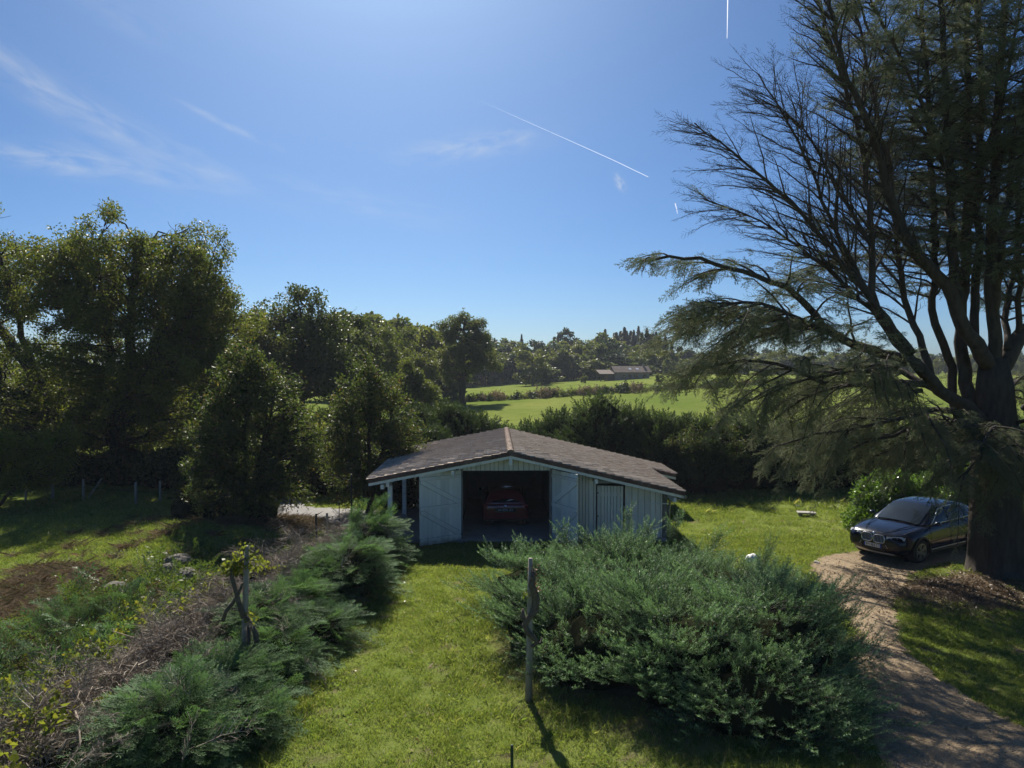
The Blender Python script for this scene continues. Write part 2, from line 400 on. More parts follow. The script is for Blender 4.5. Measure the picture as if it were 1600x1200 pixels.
# bare twig fan along +x, thin strips
def twigfan(nb=9, L=1., w=.012, up=.15, sub=4, needles=0, nl=.05, nw=.012):
    quads = []; tr = []
    def strip(a, b, w0, w1):
        d = b-a; s = np.cross(d, rng.normal(size=3)); s /= np.linalg.norm(s)+1e-9
        quads.append([a-s*w0/2, a+s*w0/2, b+s*w1/2, b-s*w1/2])
    def tuft(p, k):
        for _ in range(k):
            q = rng.normal(size=3); q /= np.linalg.norm(q); q[2] = abs(q[2])*.8; s = np.cross(q, rng.normal(size=3)); s /= np.linalg.norm(s)+1e-9
            e = p+q*nl*rng.uniform(.7, 1.3); quads.append([p-s*nw/2, p+s*nw/2, e+s*nw*.2, e-s*nw*.2])
    pts = [np.array([0., 0, 0])]
    for i in range(5): pts.append(pts[-1]+np.array([L/5, rng.normal()*.02, rng.normal()*.015+up*L/5*.5]))
    for i in range(5): strip(pts[i], pts[i+1], w*1.5*(1-i*.15), w*1.5*(1-(i+1)*.15))
    for i in range(nb):
        t = .1+.85*i/nb; k = min(4, int(t*5)); p = pts[k]+(pts[k+1]-pts[k])*(t*5-k)
        sd = 1 if i % 2 else -1; d = np.array([.75, sd*.6+rng.normal()*.12, up+rng.normal()*.18]); l = .42*L*(1-.55*t)*rng.uniform(.7, 1.2)
        e1 = p+d*l*.5; e2 = e1+(d+rng.normal(size=3)*.15)*l*.5; strip(p, e1, w, w*.8); strip(e1, e2, w*.8, w*.35)
        for j in range(sub):
            u = (j+.6)/sub; q = p+(e2-p)*u; dd = d+rng.normal(size=3)*.5; e = q+dd/np.linalg.norm(dd)*l*.3; strip(q, e, w*.6, w*.3)
            if needles: tuft(q, needles); tuft(e, needles)
        if needles: tuft(e2, needles)
    v = np.array(quads).reshape(-1, 3); return v, np.arange(len(v)).reshape(-1, 4)

C = {}
C['oak'] = leaf_coll('oak_clump', M['oak_leaf'], 46, .42, .12, .075)
C['yellow'] = leaf_coll('yellow_clump', M['yellow_leaf'], 40, .40, .12, .075)
C['fresh'] = leaf_coll('fresh_clump', M['fresh_leaf'], 34, .34, .13, .05)
C['glossy'] = leaf_coll('glossy_clump', M['glossy_leaf'], 30, .24, .14, .05)
C['dark'] = leaf_coll('dark_clump', M['dark_leaf'], 40, .45, .16, .10)
C['mid'] = leaf_coll('mid_clump', M['far_leaf'], 42, .75, .30, .20)
C['midd'] = leaf_coll('mid_dark_clump', M['dark_leaf'], 42, .75, .30, .20)
C['ivy'] = leaf_coll('ivy_clump', M['fern'], 26, .18, .07, .06)
C['vine'] = leaf_coll('vine_clump', M['yellow_leaf'], 16, .14, .09, .07)
C['juniper'] = spray_coll('juniper_spray', M['juniper'], 5, nb=17, blen=.32, quill=.075, qw=.022, nq=7, curve=.24)
C['leyland'] = spray_coll('leyland_spray', M['leyland'], 4, nb=20, blen=.44, quill=.085, qw=.024, nq=9, flat=.8, curve=.1, droop=.22)
C['broom'] = spray_coll('broom_spray', M['broom'], 3, nb=10, blen=.42, quill=.16, qw=.04, nq=6, curve=.1)
C['fern'] = spray_coll('fern_frond', M['fern'], 3, nb=16, blen=.36, quill=.08, qw=.03, nq=5, flat=.9, curve=.1, droop=.35)
C['twig'] = src_collection('bare_twig', [npmesh('bare_twig', *twigfan(9, 1., .014, .15, 3), M['thin_bark']) for _ in range(4)])
C['cedar'] = src_collection('cedar_twig', [npmesh('cedar_twig', *twigfan(10, 1., .012, .02, 3, 4, .060, .017), M['cedar_needle']) for _ in range(4)])
C['dead'] = src_collection('dead_twig', [npmesh('dead_twig', *twigfan(16, 1., .010, -.02, 7), M['dead_twig']) for _ in range(4)])
def blades(n, r, h, w, lean=.35):
    a = rng.uniform(0, 2*np.pi, n); q = r*np.sqrt(rng.uniform(0, 1, n)); b = np.stack([q*np.cos(a), q*np.sin(a), np.zeros(n)], 1)
    l = rng.normal(size=(n, 3))*lean; l[:, 2] = 1; hh = (h*rng.uniform(.5, 1.2, n))[:, None]
    s = np.stack([-np.sin(a*3), np.cos(a*3), np.zeros(n)], 1)*w*.5
    m = b+l*hh*.55; tip = b+l*hh*np.array([1.5, 1.5, .95])
    v = np.stack([b-s, b+s, m+s*.8, tip, m-s*.8], 1).reshape(-1, 3); i = np.arange(n)*5
    f = np.stack([i, i+1, i+2, i+3, i+4], 1); return v, f
C['grass'] = src_collection('grass_tuft', [npmesh('grass_tuft', *blades(34, .13, .055, .007), M['grass']) for _ in range(4)])
C['grass_long'] = src_collection('long_tuft', [npmesh('long_tuft', *blades(22, .09, .13, .008, .5), M['grass']) for _ in range(3)])
C['clover'] = src_collection('clover', [npmesh('clover', *leaf_clump(18, .11, .035, .03, .22), M['grass']) for _ in range(3)])
C['straw'] = src_collection('dry_tuft', [npmesh('dry_tuft', *blades(26, .16, .16, .010, .9), M['dry_stem']) for _ in range(3)])

# ================================================================== THE LARGE STRUCTURE
def H(x, y):
    """height of the land"""
    x = np.asarray(x, float); y = np.asarray(y, float)
    h = sstep(60, 102, y)*np.clip(.42+(x+10)*.062, .35, 3.1)
    h = h + .42*sstep(-6.6, -9.4, x)*sstep(27, 23, y)*sstep(4, 8, y)
    h = h + sstep(185, 330, y)*.8 - sstep(330, 1200, y)*3
    h = h + .035*wob(x*.35, y*.3, 1, .5)*sstep(40, 12, np.abs(y-20))
    h = h + .16*sstep(22.2, 20.2, y)*sstep(12, 17, y)*sstep(-7, -5, x)*sstep(3.5, 1., x)
    h = h + .22*np.exp(-(((x-12.7)/1.9)**2+((y-18.4)/1.5)**2))        # the swell round the cedar's foot
    return h
def h1(x, y): return float(H(x, y))
DRIVE = [gp(*p)[:2] for p in ((1262, 880), (1300, 867), (1345, 861), (1400, 852), (1470, 838), (1560, 838), (1640, 850), (1640, 884), (1525, 884), (1445, 893),
         (1418, 905), (1398, 940), (1398, 975), (1416, 1012), (1468, 1058), (1540, 1102), (1640, 1160), (1850, 1290), (1500, 1330), (1390, 1200), (1345, 1110), (1340, 1020), (1325, 960), (1290, 925))]
def soil(x, y):
    """bare or rough ground: the bank on the left, under the cedar, under the hedge"""
    a = np.exp(-(((x+9.6)/2.6)**4+((y-17.)/4.2)**4))*sstep(-.6, .5, (y-(9.5+(-x)*.62))*-1+1.8)
    a = np.maximum(a, sstep(-7.8, -6.6, x)*sstep(-4.3, -5.1, x)*sstep(21.5, 19.5, y))
    a = np.maximum(a, 1.15*np.exp(-(((x-11.2)/2.3)**2+((y-17.6)/1.25)**2)**1.5))
    a = np.maximum(a, sstep(-5, -6, x)*sstep(-12, -8.5, x)*sstep(29, 27, y)*sstep(22.5, 25, y)*.7)
    a = np.maximum(a, .9*np.exp(-(((x-3.4)/3.6)**2+((y-14.3)/4.)**2)**3))
    n = wob(x, y, 2.3, 7.)+.6*wob(x*2.1, y*1.9, 2., 4.); a = np.maximum(a, .8*sstep(.38, .95, n)*(y < 27))
    return np.clip(a+.25*wob(x, y, 1.6, 1.)*(a > .05), 0, 1)
def axis_pts(segs):
    r = []
    for a, b, st in segs: r += list(np.arange(a, b, st))
    return np.array(r+[segs[-1][1]], float)
def make_ground():
    xs = axis_pts([(-3000, -600, 400), (-600, -120, 40), (-120, -40, 8), (-40, -17, 2), (-17, 17, .16), (17, 40, 2), (40, 160, 8), (160, 600, 40), (600, 3000, 400)])
    ys = axis_pts([(-600, -60, 90), (-60, 2, 6), (2, 7, 1), (7, 31, .16), (31, 70, 2), (70, 400, 8), (400, 1000, 60), (1000, 6000, 1000)])
    X, Y = np.meshgrid(xs, ys); Z = H(X, Y); nx, ny = len(xs), len(ys)
    i = np.arange(nx*ny).reshape(ny, nx)
    f = np.stack([i[:-1, :-1], i[:-1, 1:], i[1:, 1:], i[1:, :-1]], -1).reshape(-1, 4)
    m, nt, o = newmat('meadow')
    geo = N(nt, 'ShaderNodeNewGeometry'); p = N(nt, 'ShaderNodeBsdfPrincipled', i_Roughness=1.); p.inputs['Specular IOR Level'].default_value = .0
    def nz(sc, det=6., ro=.6):
        n = N(nt, 'ShaderNodeTexNoise', i_Scale=sc, i_Detail=det, i_Roughness=ro); nt.links.new(geo.outputs['Position'], n.inputs[0]); return n.outputs[0]
    f1 = MATH(nt, 'MULTIPLY_ADD', nz(.09), 3., -1., clamp=True)
    g = MIXC(nt, f1, (.120, .168, .036), (.195, .220, .058))
    g = MIXC(nt, MATH(nt, 'MULTIPLY_ADD', nz(.6, 8., .7), 3.2, -1.5, clamp=True), g, (.10, .145, .022))
    f2 = MATH(nt, 'MULTIPLY_ADD', nz(1.4, 8., .7), 6., -3.7, clamp=True)
    g = MIXC(nt, MATH(nt, 'MULTIPLY', f2, .8), g, (.22, .19, .10))
    at_ = N(nt, 'ShaderNodeAttribute', attribute_name='soil')
    s = MIXC(nt, MATH(nt, 'MULTIPLY_ADD', nz(3., 8., .7), 3., -1., clamp=True), (.095, .072, .048), (.20, .155, .105))
    g = MIXC(nt, at_.outputs['Fac'], g, s)
    nt.links.new(g, p.inputs['Base Color'])
    b = N(nt, 'ShaderNodeBump', i_Strength=.8, i_Distance=.06); nt.links.new(nz(9., 8., .75), b.inputs['Height']); nt.links.new(b.outputs[0], p.inputs['Normal'])
    nt.links.new(p.outputs[0], o.inputs[0])
    me = npmesh('ground', np.stack([X, Y, Z], -1).reshape(-1, 3), f, m, smooth=True)
    a = me.attributes.new('soil', 'FLOAT', 'POINT')
    sv = np.where((np.abs(X) < 17) & (Y > 6) & (Y < 31), soil(X, Y), 0).ravel().astype(np.float32); a.data.foreach_set('value', sv)
    o_ = link('ground', me); tag(o_, 'grassy land rolling from the garden to the wooded hill', kind='structure')
make_ground()

def sheet(name, poly, z, mat, step=.12, edge=.10, label=None, seed=0.):
    """flat sheet following the land with a ragged edge"""
    P = np.array([p[:2] for p in poly], float)
    # densify and roughen the outline
    out = []
    for i in range(len(P)):
        a, b = P[i], P[(i+1) % len(P)]; k = max(1, int(np.linalg.norm(b-a)/.25))
        for j in range(k): out.append(a+(b-a)*j/k)
    out = np.array(out); out = out + np.stack([wob(out[:, 0], out[:, 1], 3.1, seed), wob(out[:, 0], out[:, 1], 2.7, seed+2)], 1)*edge
    x0, y0 = out.min(0); x1, y1 = out.max(0)
    xs = np.arange(x0, x1+step, step); ys = np.arange(y0, y1+step, step); X, Y = np.meshgrid(xs, ys)
    ok = in_poly(X+step/2, Y+step/2, out); nx = len(xs); i = np.arange(X.size).reshape(X.shape)
    f = np.stack([i[:-1, :-1], i[:-1, 1:], i[1:, 1:], i[1:, :-1]], -1)[ok[:-1, :-1]]
    used, inv = np.unique(f, return_inverse=True); Xr, Yr = X.ravel()[used], Y.ravel()[used]
    v = np.stack([Xr, Yr, H(Xr, Yr)+z], 1)
    return tag(link(name, npmesh(name, v, inv.reshape(-1, 4), mat, smooth=True)), label, kind='structure'), out
def gravel_mat(name, c1, c2, c3, peb=28., rel=.9):
    m, nt, o = newmat(name); geo = N(nt, 'ShaderNodeNewGeometry'); p = N(nt, 'ShaderNodeBsdfPrincipled', i_Roughness=.9)
    p.inputs['Specular IOR Level'].default_value = .2
    def nz(sc, det=6., ro=.6):
        n = N(nt, 'ShaderNodeTexNoise', i_Scale=sc, i_Detail=det, i_Roughness=ro); nt.links.new(geo.outputs['Position'], n.inputs[0]); return n.outputs[0]
    g = MIXC(nt, MATH(nt, 'MULTIPLY_ADD', nz(.8, 8., .65), 3., -1., clamp=True), c1, c2)
    v = N(nt, 'ShaderNodeTexVoronoi', i_Scale=peb); nt.links.new(geo.outputs['Position'], v.inputs[0])
    g = MIXC(nt, MATH(nt, 'MULTIPLY_ADD', v.outputs['Color'], 1.6, -.9, clamp=True), g, c3)
    g = MIXC(nt, MATH(nt, 'MULTIPLY_ADD', nz(4., 8., .8), 4., -2.5, clamp=True), g, tuple(x*.55 for x in c1))
    nt.links.new(g, p.inputs['Base Color'])
    b = N(nt, 'ShaderNodeBump', i_Strength=rel, i_Distance=.02); nt.links.new(v.outputs['Distance'], b.inputs['Height']); nt.links.new(b.outputs[0], p.inputs['Normal'])
    nt.links.new(p.outputs[0], o.inputs[0]); return m
M['gravel'] = gravel_mat('gravel', (.205, .148, .088), (.30, .228, .142), (.37, .31, .22))
drive, DRIVE_OUT = sheet('gravel_drive', DRIVE, .012, M['gravel'], .10, .13, 'reddish brown gravel drive curving past the junipers to the parked car', 1.)
M['asphalt'] = gravel_mat('asphalt', (.20, .195, .19), (.27, .26, .25), (.33, .32, .30), 60., .3)
ROADC = [(-5.2, 26.4), (-6, 26.5), (-8, 26.9), (-9.3, 27.6), (-10.1, 29.5), (-10.6, 34), (-10.9, 42)]
def ribbon(c, w):
    a, b = [], []
    for i, p in enumerate(c):
        q0 = Vector(c[max(0, i-1)]); q1 = Vector(c[min(len(c)-1, i+1)]); t = (q1-q0).normalized(); n = Vector((-t.y, t.x))
        a.append(Vector(p)+n*w/2); b.append(Vector(p)-n*w/2)
    return a+b[::-1]
road, ROAD_OUT = sheet('lane', ribbon(ROADC, 2.5), .012, M['asphalt'], .25, .05, 'pale asphalt lane beside the garage', 3.)

# far hills that close the view
# ------------------------------------------------------------------ the garage
M['white'] = paint('white_boards', (.80, .77, .69), (.84, .82, .76), rough=.55, scale=2.2, dirt=(.66, .64, .58), dscale=2.6, stretch=(6, 6, .6), rnd=.10, splash=(.22, .20, .15), bump=.25, bscale=30)
M['white_trim'] = paint('white_trim', (.74, .74, .70), (.80, .80, .77), rough=.5, scale=3, dirt=(.40, .39, .36), dscale=3., rnd=.03)
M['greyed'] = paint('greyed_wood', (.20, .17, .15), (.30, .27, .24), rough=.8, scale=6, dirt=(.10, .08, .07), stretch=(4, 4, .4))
M['block'] = paint('block_wall', (.17, .165, .155), (.23, .225, .21), rough=.9, scale=3, dirt=(.10, .095, .09), bump=.4, bscale=25)
M['concrete'] = paint('concrete', (.30, .29, .275), (.38, .37, .35), rough=.85, scale=2., dirt=(.20, .19, .18), bump=.2, bscale=40)
M['tile'] = paint('roof_tile', (.27, .215, .165), (.43, .37, .30), rough=.85, scale=2.5, dirt=(.48, .45, .41), dscale=7, rnd=.36, spec=.05)
M['tile_ridge'] = paint('ridge_tile', (.22, .155, .12), (.32, .25, .20), rough=.85, scale=6, dirt=(.36, .34, .30), dscale=8, rnd=.2, spec=.2)
M['tile_edge'] = paint('tile_edge', (.10, .06, .05), (.15, .095, .08), rough=.85, scale=8, dirt=(.25, .22, .2), dscale=9, rnd=.2, spec=.2)
M['iron'] = paint('rusty_iron', (.10, .075, .06), (.16, .10, .07), rough=.7, scale=20)
M['zinc'] = paint('zinc', (.28, .29, .30), (.36, .36, .36), rough=.45, metal=.6, scale=6)

GA = empty('garage', (0, 22.8, .0), R(1.4), label='low white timber garage with brown tiled roof and open double doors', cat='garage')
FL = .10                                        # floor level
XR, ZR = -.06, 2.90                             # ridge under the tiles
XL, ZL = -4.46, 2.06                            # left eave
XE, ZE = 5.36, 1.63                             # right eave
XE2 = 6.45; sl_r = (ZR-ZE)/(XE-XR); ZE2 = ZR-sl_r*(XE2-XR)
Y0, Y1, YS = -.8, 7.2, 4.4
def zroof(x): return ZR-(XR-x)*(ZR-ZL)/(XR-XL) if x < XR else ZR-(x-XR)*sl_r
slab = MB().box(-4.3, 5.0, -.18, 7.3, -.06, FL).build('floor_slab', M['concrete'], GA)
# walls of blocks: rear, sides and between the porch and the garage
def wall_sheet(name, x0, x1, y0, y1, z0, f=zroof, off=-.04):
    n = 10; pts = [(x0+(x1-x0)*i/n) for i in range(n+1)]
    poly = [(x0, z0)]+[(x1, z0)]+[(x, f(x)+off) for x in pts[::-1]]
    return MB().prism(poly, y0, y1)
M['block_dark'] = M['block']
wall_sheet('wall', -4.0, 4.9, 7.0, 7.16, FL+.002).build('rear_wall', M['block'], GA)
def side_wall(name, x, y0, y1, th=.15):
    z = min(zroof(x-th/2), zroof(x+th/2))-.05
    return MB().box(x-th/2, x+th/2, y0, y1, FL+.001, z).build(name, M['block'], GA)
side_wall('inner_wall', -1.76, .06, 6.99); side_wall('inner_wall', 1.50, .30, 6.99); side_wall('side_wall', 4.95, .03, 6.99)
# block courses on the side wall that shows between the boards and the gutter
# posts of the porch
for k, y in enumerate((-.35, 3.4, 6.9)):
    x = -3.86 - .03*k; b = MB().box(x-.07, x+.07, y-.07, y+.07, FL+.002, zroof(x)-.26)
    o = b.build('post', M['white_trim'], GA)
    MB().box(x-.11, x+.11, y-.11, y+.11, FL-.1, FL+.10).build('post_foot', M['concrete'], o)
MB().beam((-3.88, Y0+.06, zroof(-3.88)-.17), (-3.94, Y1-.1, zroof(-3.94)-.17), .10, .18).build('eave_beam', M['white_trim'], GA)
# door frame posts and lintel
MB().box(-1.66, -1.585, -.06, .10, FL+.002, 2.36).build('door_post', M['greyed'], GA)
MB().box(1.215, 1.36, -.04, .28, FL+.002, 2.36).build('door_post', M['greyed'], GA)
MB().box(-1.66, 1.36, .02, .12, 2.362, 2.48).build('lintel', M['greyed'], GA)
# barge boards
def barge(xa, za, xb, zb, y, name='barge_board', h=.17, m='white_trim'):
    d = h/2
    return MB().prism([(xa, za-d), (xb, zb-d), (xb, zb+d), (xa, za+d)], y, y+.035).build(name, M[m], GA)
barge(XL, ZL-.03, XR-.002, ZR-.03, Y0); barge(XR+.002, ZR-.03, XE, ZE-.03, Y0)
barge(XE+.16, zroof(XE+.16)-.05, XE2, ZE2-.03, YS+.02)
MB().box(XR-.05, XR+.05, Y0-.012, Y0+1.2, ZR-.32, ZR-.12).build('purlin_end', M['white_trim'], GA)
for x, dz in ((2.62, -.21), (4.88+.22, -.22), (-4.05, -.22), (-1.86, -.20)):
    MB().box(x-.05, x+.05, Y0+.05, .05 if x > -3 else Y0+.5, zroof(x)+dz-.08, zroof(x)+dz+.06).build('purlin_end', M['white_trim'], GA)
# roof deck
for nm, poly, ya, yb in (('roof_deck', [(XL, ZL), (XR, ZR), (XR, ZR+.05), (XL, ZL+.05)], Y0+.01, Y1),
                         ('roof_deck', [(XR+.001, ZR), (XE, ZE), (XE, ZE+.05), (XR+.001, ZR+.05)], Y0+.01, Y1),
                         ('roof_deck', [(XE+.001, ZE), (XE2, ZE2), (XE2, ZE2+.05), (XE+.001, ZE+.05)], YS+.04, Y1)):
    MB().prism(poly, ya, yb).build(nm, M['greyed'], GA)
ROOF = tag(bpy.data.objects.new('roof', None), None); COL.objects.link(ROOF); ROOF.parent = GA
# tiles: small shaped slabs with a raised roll, lapped down the slope
def tile_mesh(w=.232, L=.34, mat='tile', th=.016):
    m = MB(); prof = [(-w/2, 0), (-w/2+.03, .03), (-w/2+.06, .032), (-w/2+.09, .004), (w/2, 0)]
    vs = []
    for s in (0, 1):                                 # s=0 upper end, s=1 lower end (tipped up)
        x = L*s; dz = .030*s
        dz = .042*s; vs += [(x, y, z+dz) for y, z in prof]+[(x, y, z+dz-th) for y, z in prof]
    n = len(prof); f = []
    for i in range(n-1): f.append((i, i+1, 2*n+i+1, 2*n+i))
    for i in range(n-1): f.append((2*n+i, 2*n+i+1, 3*n+i+1, 3*n+i))
    f += [(0, 2*n, 3*n, n), (n-1, 2*n-1, 4*n-1, 3*n-1)]
    m.add(vs, f); return m
TM = [tile_mesh().mesh('roof_tile', M['tile']) for _ in range(1)][0]
TV = np.array([v.co[:] for v in TM.vertices]); TF = [tuple(p.vertices) for p in TM.polygons]
rest = MB(); cnt = 0
pitch_w = .222
cells = []
for side in (-1, 1):
    xe = XL if side < 0 else XE2; zz = zroof(xe); L = math.hypot(xe-XR, ZR-zz); rows = int(L/.285)
    ang = math.atan2(ZR-zz, abs(xe-XR))
    for r in range(rows+1):
        d = L-(r+1)*.285+.02                              # distance from ridge of the tile's upper end
        if d < 0: d = .0
        for c in range(int((Y1-Y0)/pitch_w)+1):
            y = Y0+.10+c*pitch_w
            x = XR+side*(d*math.cos(ang)); xl = XR+side*((d+.3)*math.cos(ang))
            if side > 0 and abs(xl) > XE+.12 and y < YS+.12: continue
            z = ZR+.078-d*math.sin(ang)
            cells.append((y, side, x, z, ang))
cells.sort(key=lambda t: t[0])
for i, (y, side, x, z, ang) in enumerate(cells):
    j = rng.normal(size=4)
    m = Matrix.Translation((x, y+j[0]*.004, z+abs(j[1])*.004)) @ Matrix.Rotation(0 if side > 0 else math.pi, 4, 'Z') @ Matrix.Rotation(ang+j[2]*.010, 4, 'Y') @ Matrix.Rotation(j[3]*.012, 4, 'Z')
    if i < 296:
        o = link('roof_tile', TM, None, ROOF); o.matrix_local = m
    else: rest.add([m @ Vector(v) for v in TV], TF)
tag(rest.build('roof_tiling', M['tile'], ROOF), kind='stuff')
# verge tiles along the front edge and the ridge of half-round tiles
def verge(xa, xb, y, n):
    for i in range(n):
        u0, u1 = i/n, (i+1.06)/n; x0 = xa+(xb-xa)*u0; x1 = xa+(xb-xa)*min(1.0, u1)
        b = MB(); z0, z1 = zroof(x0)+.072, zroof(x1)+.072+.018
        b.prism([(x0, z0-.10), (x1, z1-.115), (x1, z1+.03), (x0, z0+.022)], y-.03, y+.055)
        b.build('verge_tile', M['tile_edge'], ROOF)
verge(XR, XL, Y0, 15); verge(XR+.002, XE+.02, Y0, 19); verge(XE+.18, XE2, YS+.03, 4)
for k in range(21):
    y = Y0-.04+k*.385; b = MB(); n = 9; L = .42
    for s, rr, dz in ((0, .125, .0), (1, .105, .0)):
        b.v += [(XR+rr*math.cos(math.pi*i/(n-1)), y+L*s, ZR+.075+dz+rr*.85*math.sin(math.pi*i/(n-1))) for i in range(n)]
        b.v += [(XR+(rr-.018)*math.cos(math.pi*i/(n-1)), y+L*s, ZR+.075+dz+(rr-.018)*.85*math.sin(math.pi*i/(n-1))) for i in range(n)]
    for i in range(n-1):
        b.f += [(i, i+1, 2*n+i+1, 2*n+i), (n+i, 3*n+i, 3*n+i+1, n+i+1), (i, n+i, n+i+1, i+1)]
    b.build('ridge_tile', M['tile_ridge'], ROOF)
MB().box(XR-.10, XR+.10, Y0+.0, Y0+.03, ZR+.03, ZR+.15).build('ridge_stop', M['tile_ridge'], ROOF)
# boards
def boards(parent, x0, x1, w, zb, top, y, th=.022, name='plank', mat='white', gap=.014, jit=.0):
    x = x0; k = 0
    while x < x1-.02:
        ww = min(w*random.uniform(.8, 1.25), x1-x); xa, xb = x+gap/2, x+ww-gap/2
        ya = y+random.uniform(-1, 1)*.004
        zb_ = zb+random.uniform(-1, 1)*jit
        b = MB().prism([(xa, zb_), (xb, zb_), (xb, top(xb)), (xa, top(xa))], ya, ya+th)
        b.build(name, M[mat], parent); x += ww; k += 1
def grp(name):
    o = bpy.data.objects.new(name, None); COL.objects.link(o); o.parent = GA; return o
GW = grp('gable_boarding')
under = lambda x: zroof(x)-.09
boards(GW, -1.72, 1.30, .155, 2.30, under, -.035)
boards(GW, 1.30, 2.05, .155, 2.34, lambda x: zroof(x)-.10, -.035)
FW = grp('front_boarding')
boards(FW, 2.05, 2.72, .125, FL+.01, lambda x: min(2.17+.0*x, zroof(x)-.11), -.035)
ND = grp('narrow_door')
boards(ND, 2.75, 3.60, .11, FL+.02, lambda x: 1.80-.03*(x-2.75), -.015, mat='white')
MB().box(2.76, 3.58, .012, .04, 1.45, 1.57).build('ledge', M['white'], ND); MB().box(2.76, 3.58, .012, .04, .35, .47).build('ledge', M['white'], ND)
MB().box(3.60, 3.63, -.04, -.018, 1.30, 1.36).build('latch', M['iron'], ND)
boards(FW, 3.65, 4.87, .20, FL+.01, lambda x: zroof(x)-.12, -.035)
MB().box(2.72, 3.66, .05, .13, 1.86, 2.02).build('tie_beam', paint('blue_grey_wood', (.30, .33, .37), (.36, .38, .42), rough=.6), GA)
MB().beam((4.3, -.06, 1.22), (5.06, -.06, 1.21), .02, .025).build('door_bar', M['white_trim'], GA)
for z in (1.55, 2.0, .8): MB().box(2.74, 2.80, -.045, -.037, z, z+.03).build('hinge', M['iron'], GA)
# gutter bracket and downpipe by the side wall
MB().tube([(5.36, -.35, 1.42), (5.22, -.20, 1.36), (5.12, -.02, 1.30), (5.10, 0, 1.0), (5.10, 0, FL)], .035, 10).build('downpipe', M['zinc'], GA, smooth=True)
MB().tube([(5.42, Y0+.05, 1.56), (5.42, YS, 1.54)], .055, 10).build('gutter', M['zinc'], GA, smooth=True)
# block courses (joints recessed) on the little strip of side wall facing the front
for r in range(7):
    MB().box(4.90, 5.035, -.01, .02, FL+.01+r*.205, FL+.20+r*.205).build('block', M['block'], GA)
# double doors: ledged and braced leaves
def leaf(hx, hy, width, ang, flip, name='door_leaf'):
    o = bpy.data.objects.new(name, None); COL.objects.link(o); o.parent = GA; o.location = (hx, hy, 0); o.rotation_euler = (0, 0, ang)
    x = 0; z0, z1 = .06, 2.33; s = flip
    n = 10 if width > 1.35 else 8; w = width/n
    for i in range(n):
        xa, xb = (i*w+.002)*1.0, ((i+1)*w-.003)
        b = MB().box(xa, xb, -.012, .012, z0+random.uniform(0, .02), z1+random.uniform(-.01, .006)); b.build('plank', M['white'], o)
    for z in (.17, 1.17, 2.10):
        MB().box(.015, width-.01, s*.014 if s > 0 else -.048, .048 if s > 0 else -.014, z, z+.10).build('ledge', M['white'], o)
    for za, zb in ((.28, 1.15), (1.28, 2.09)):
        ya, yb = (.014, .044) if s > 0 else (-.044, -.014)
        b = MB(); hw = .05
        b.prism([(.04, za+.0), (.04+.13, za), (width-.03, zb-.08), (width-.03, zb), (width-.15, zb), (.04, za+.09)], ya, yb); b.build('brace', M['white'], o)
    for z in (.17, 1.17, 2.10): MB().box(.005, width-.004, (.0125 if s > 0 else -.020), (.020 if s > 0 else -.0125), z-.007, z+.107).build('edge_shade_dirt', M['greyed'], o)  # greyed strips stand for the shadow line and dirt round each ledge
    for za, zb in ((.28, 1.15), (1.28, 2.09)):
        ya, yb = (.0125, .019) if s > 0 else (-.019, -.0125)
        MB().prism([(.03, za-.003), (.18, za-.003), (width-.022, zb-.088), (width-.022, zb+.005), (width-.158, zb+.005), (.03, za+.097)], ya, yb).build('edge_shade_dirt', M['greyed'], o)  # same painted shadow and dirt line round the braces
    for z in (.25, 1.22, 2.15): MB().box(-.03, .05, -.045, .045, z-.03, z+.03).build('hinge', M['iron'], o)
    return o
leaf(-1.64, -.06, 1.46, math.pi+R(31), 1)
tag(leaf(1.30, -.06, 1.30, R(-58), -1), None)
# dark interior things seen dimly: a shelf edge and a rafter
for y in (1.6, 3.4, 5.2): MB().box(-1.66, 1.40, y, y+.10, 2.38, 2.52).build('rafter', M['greyed'], GA)

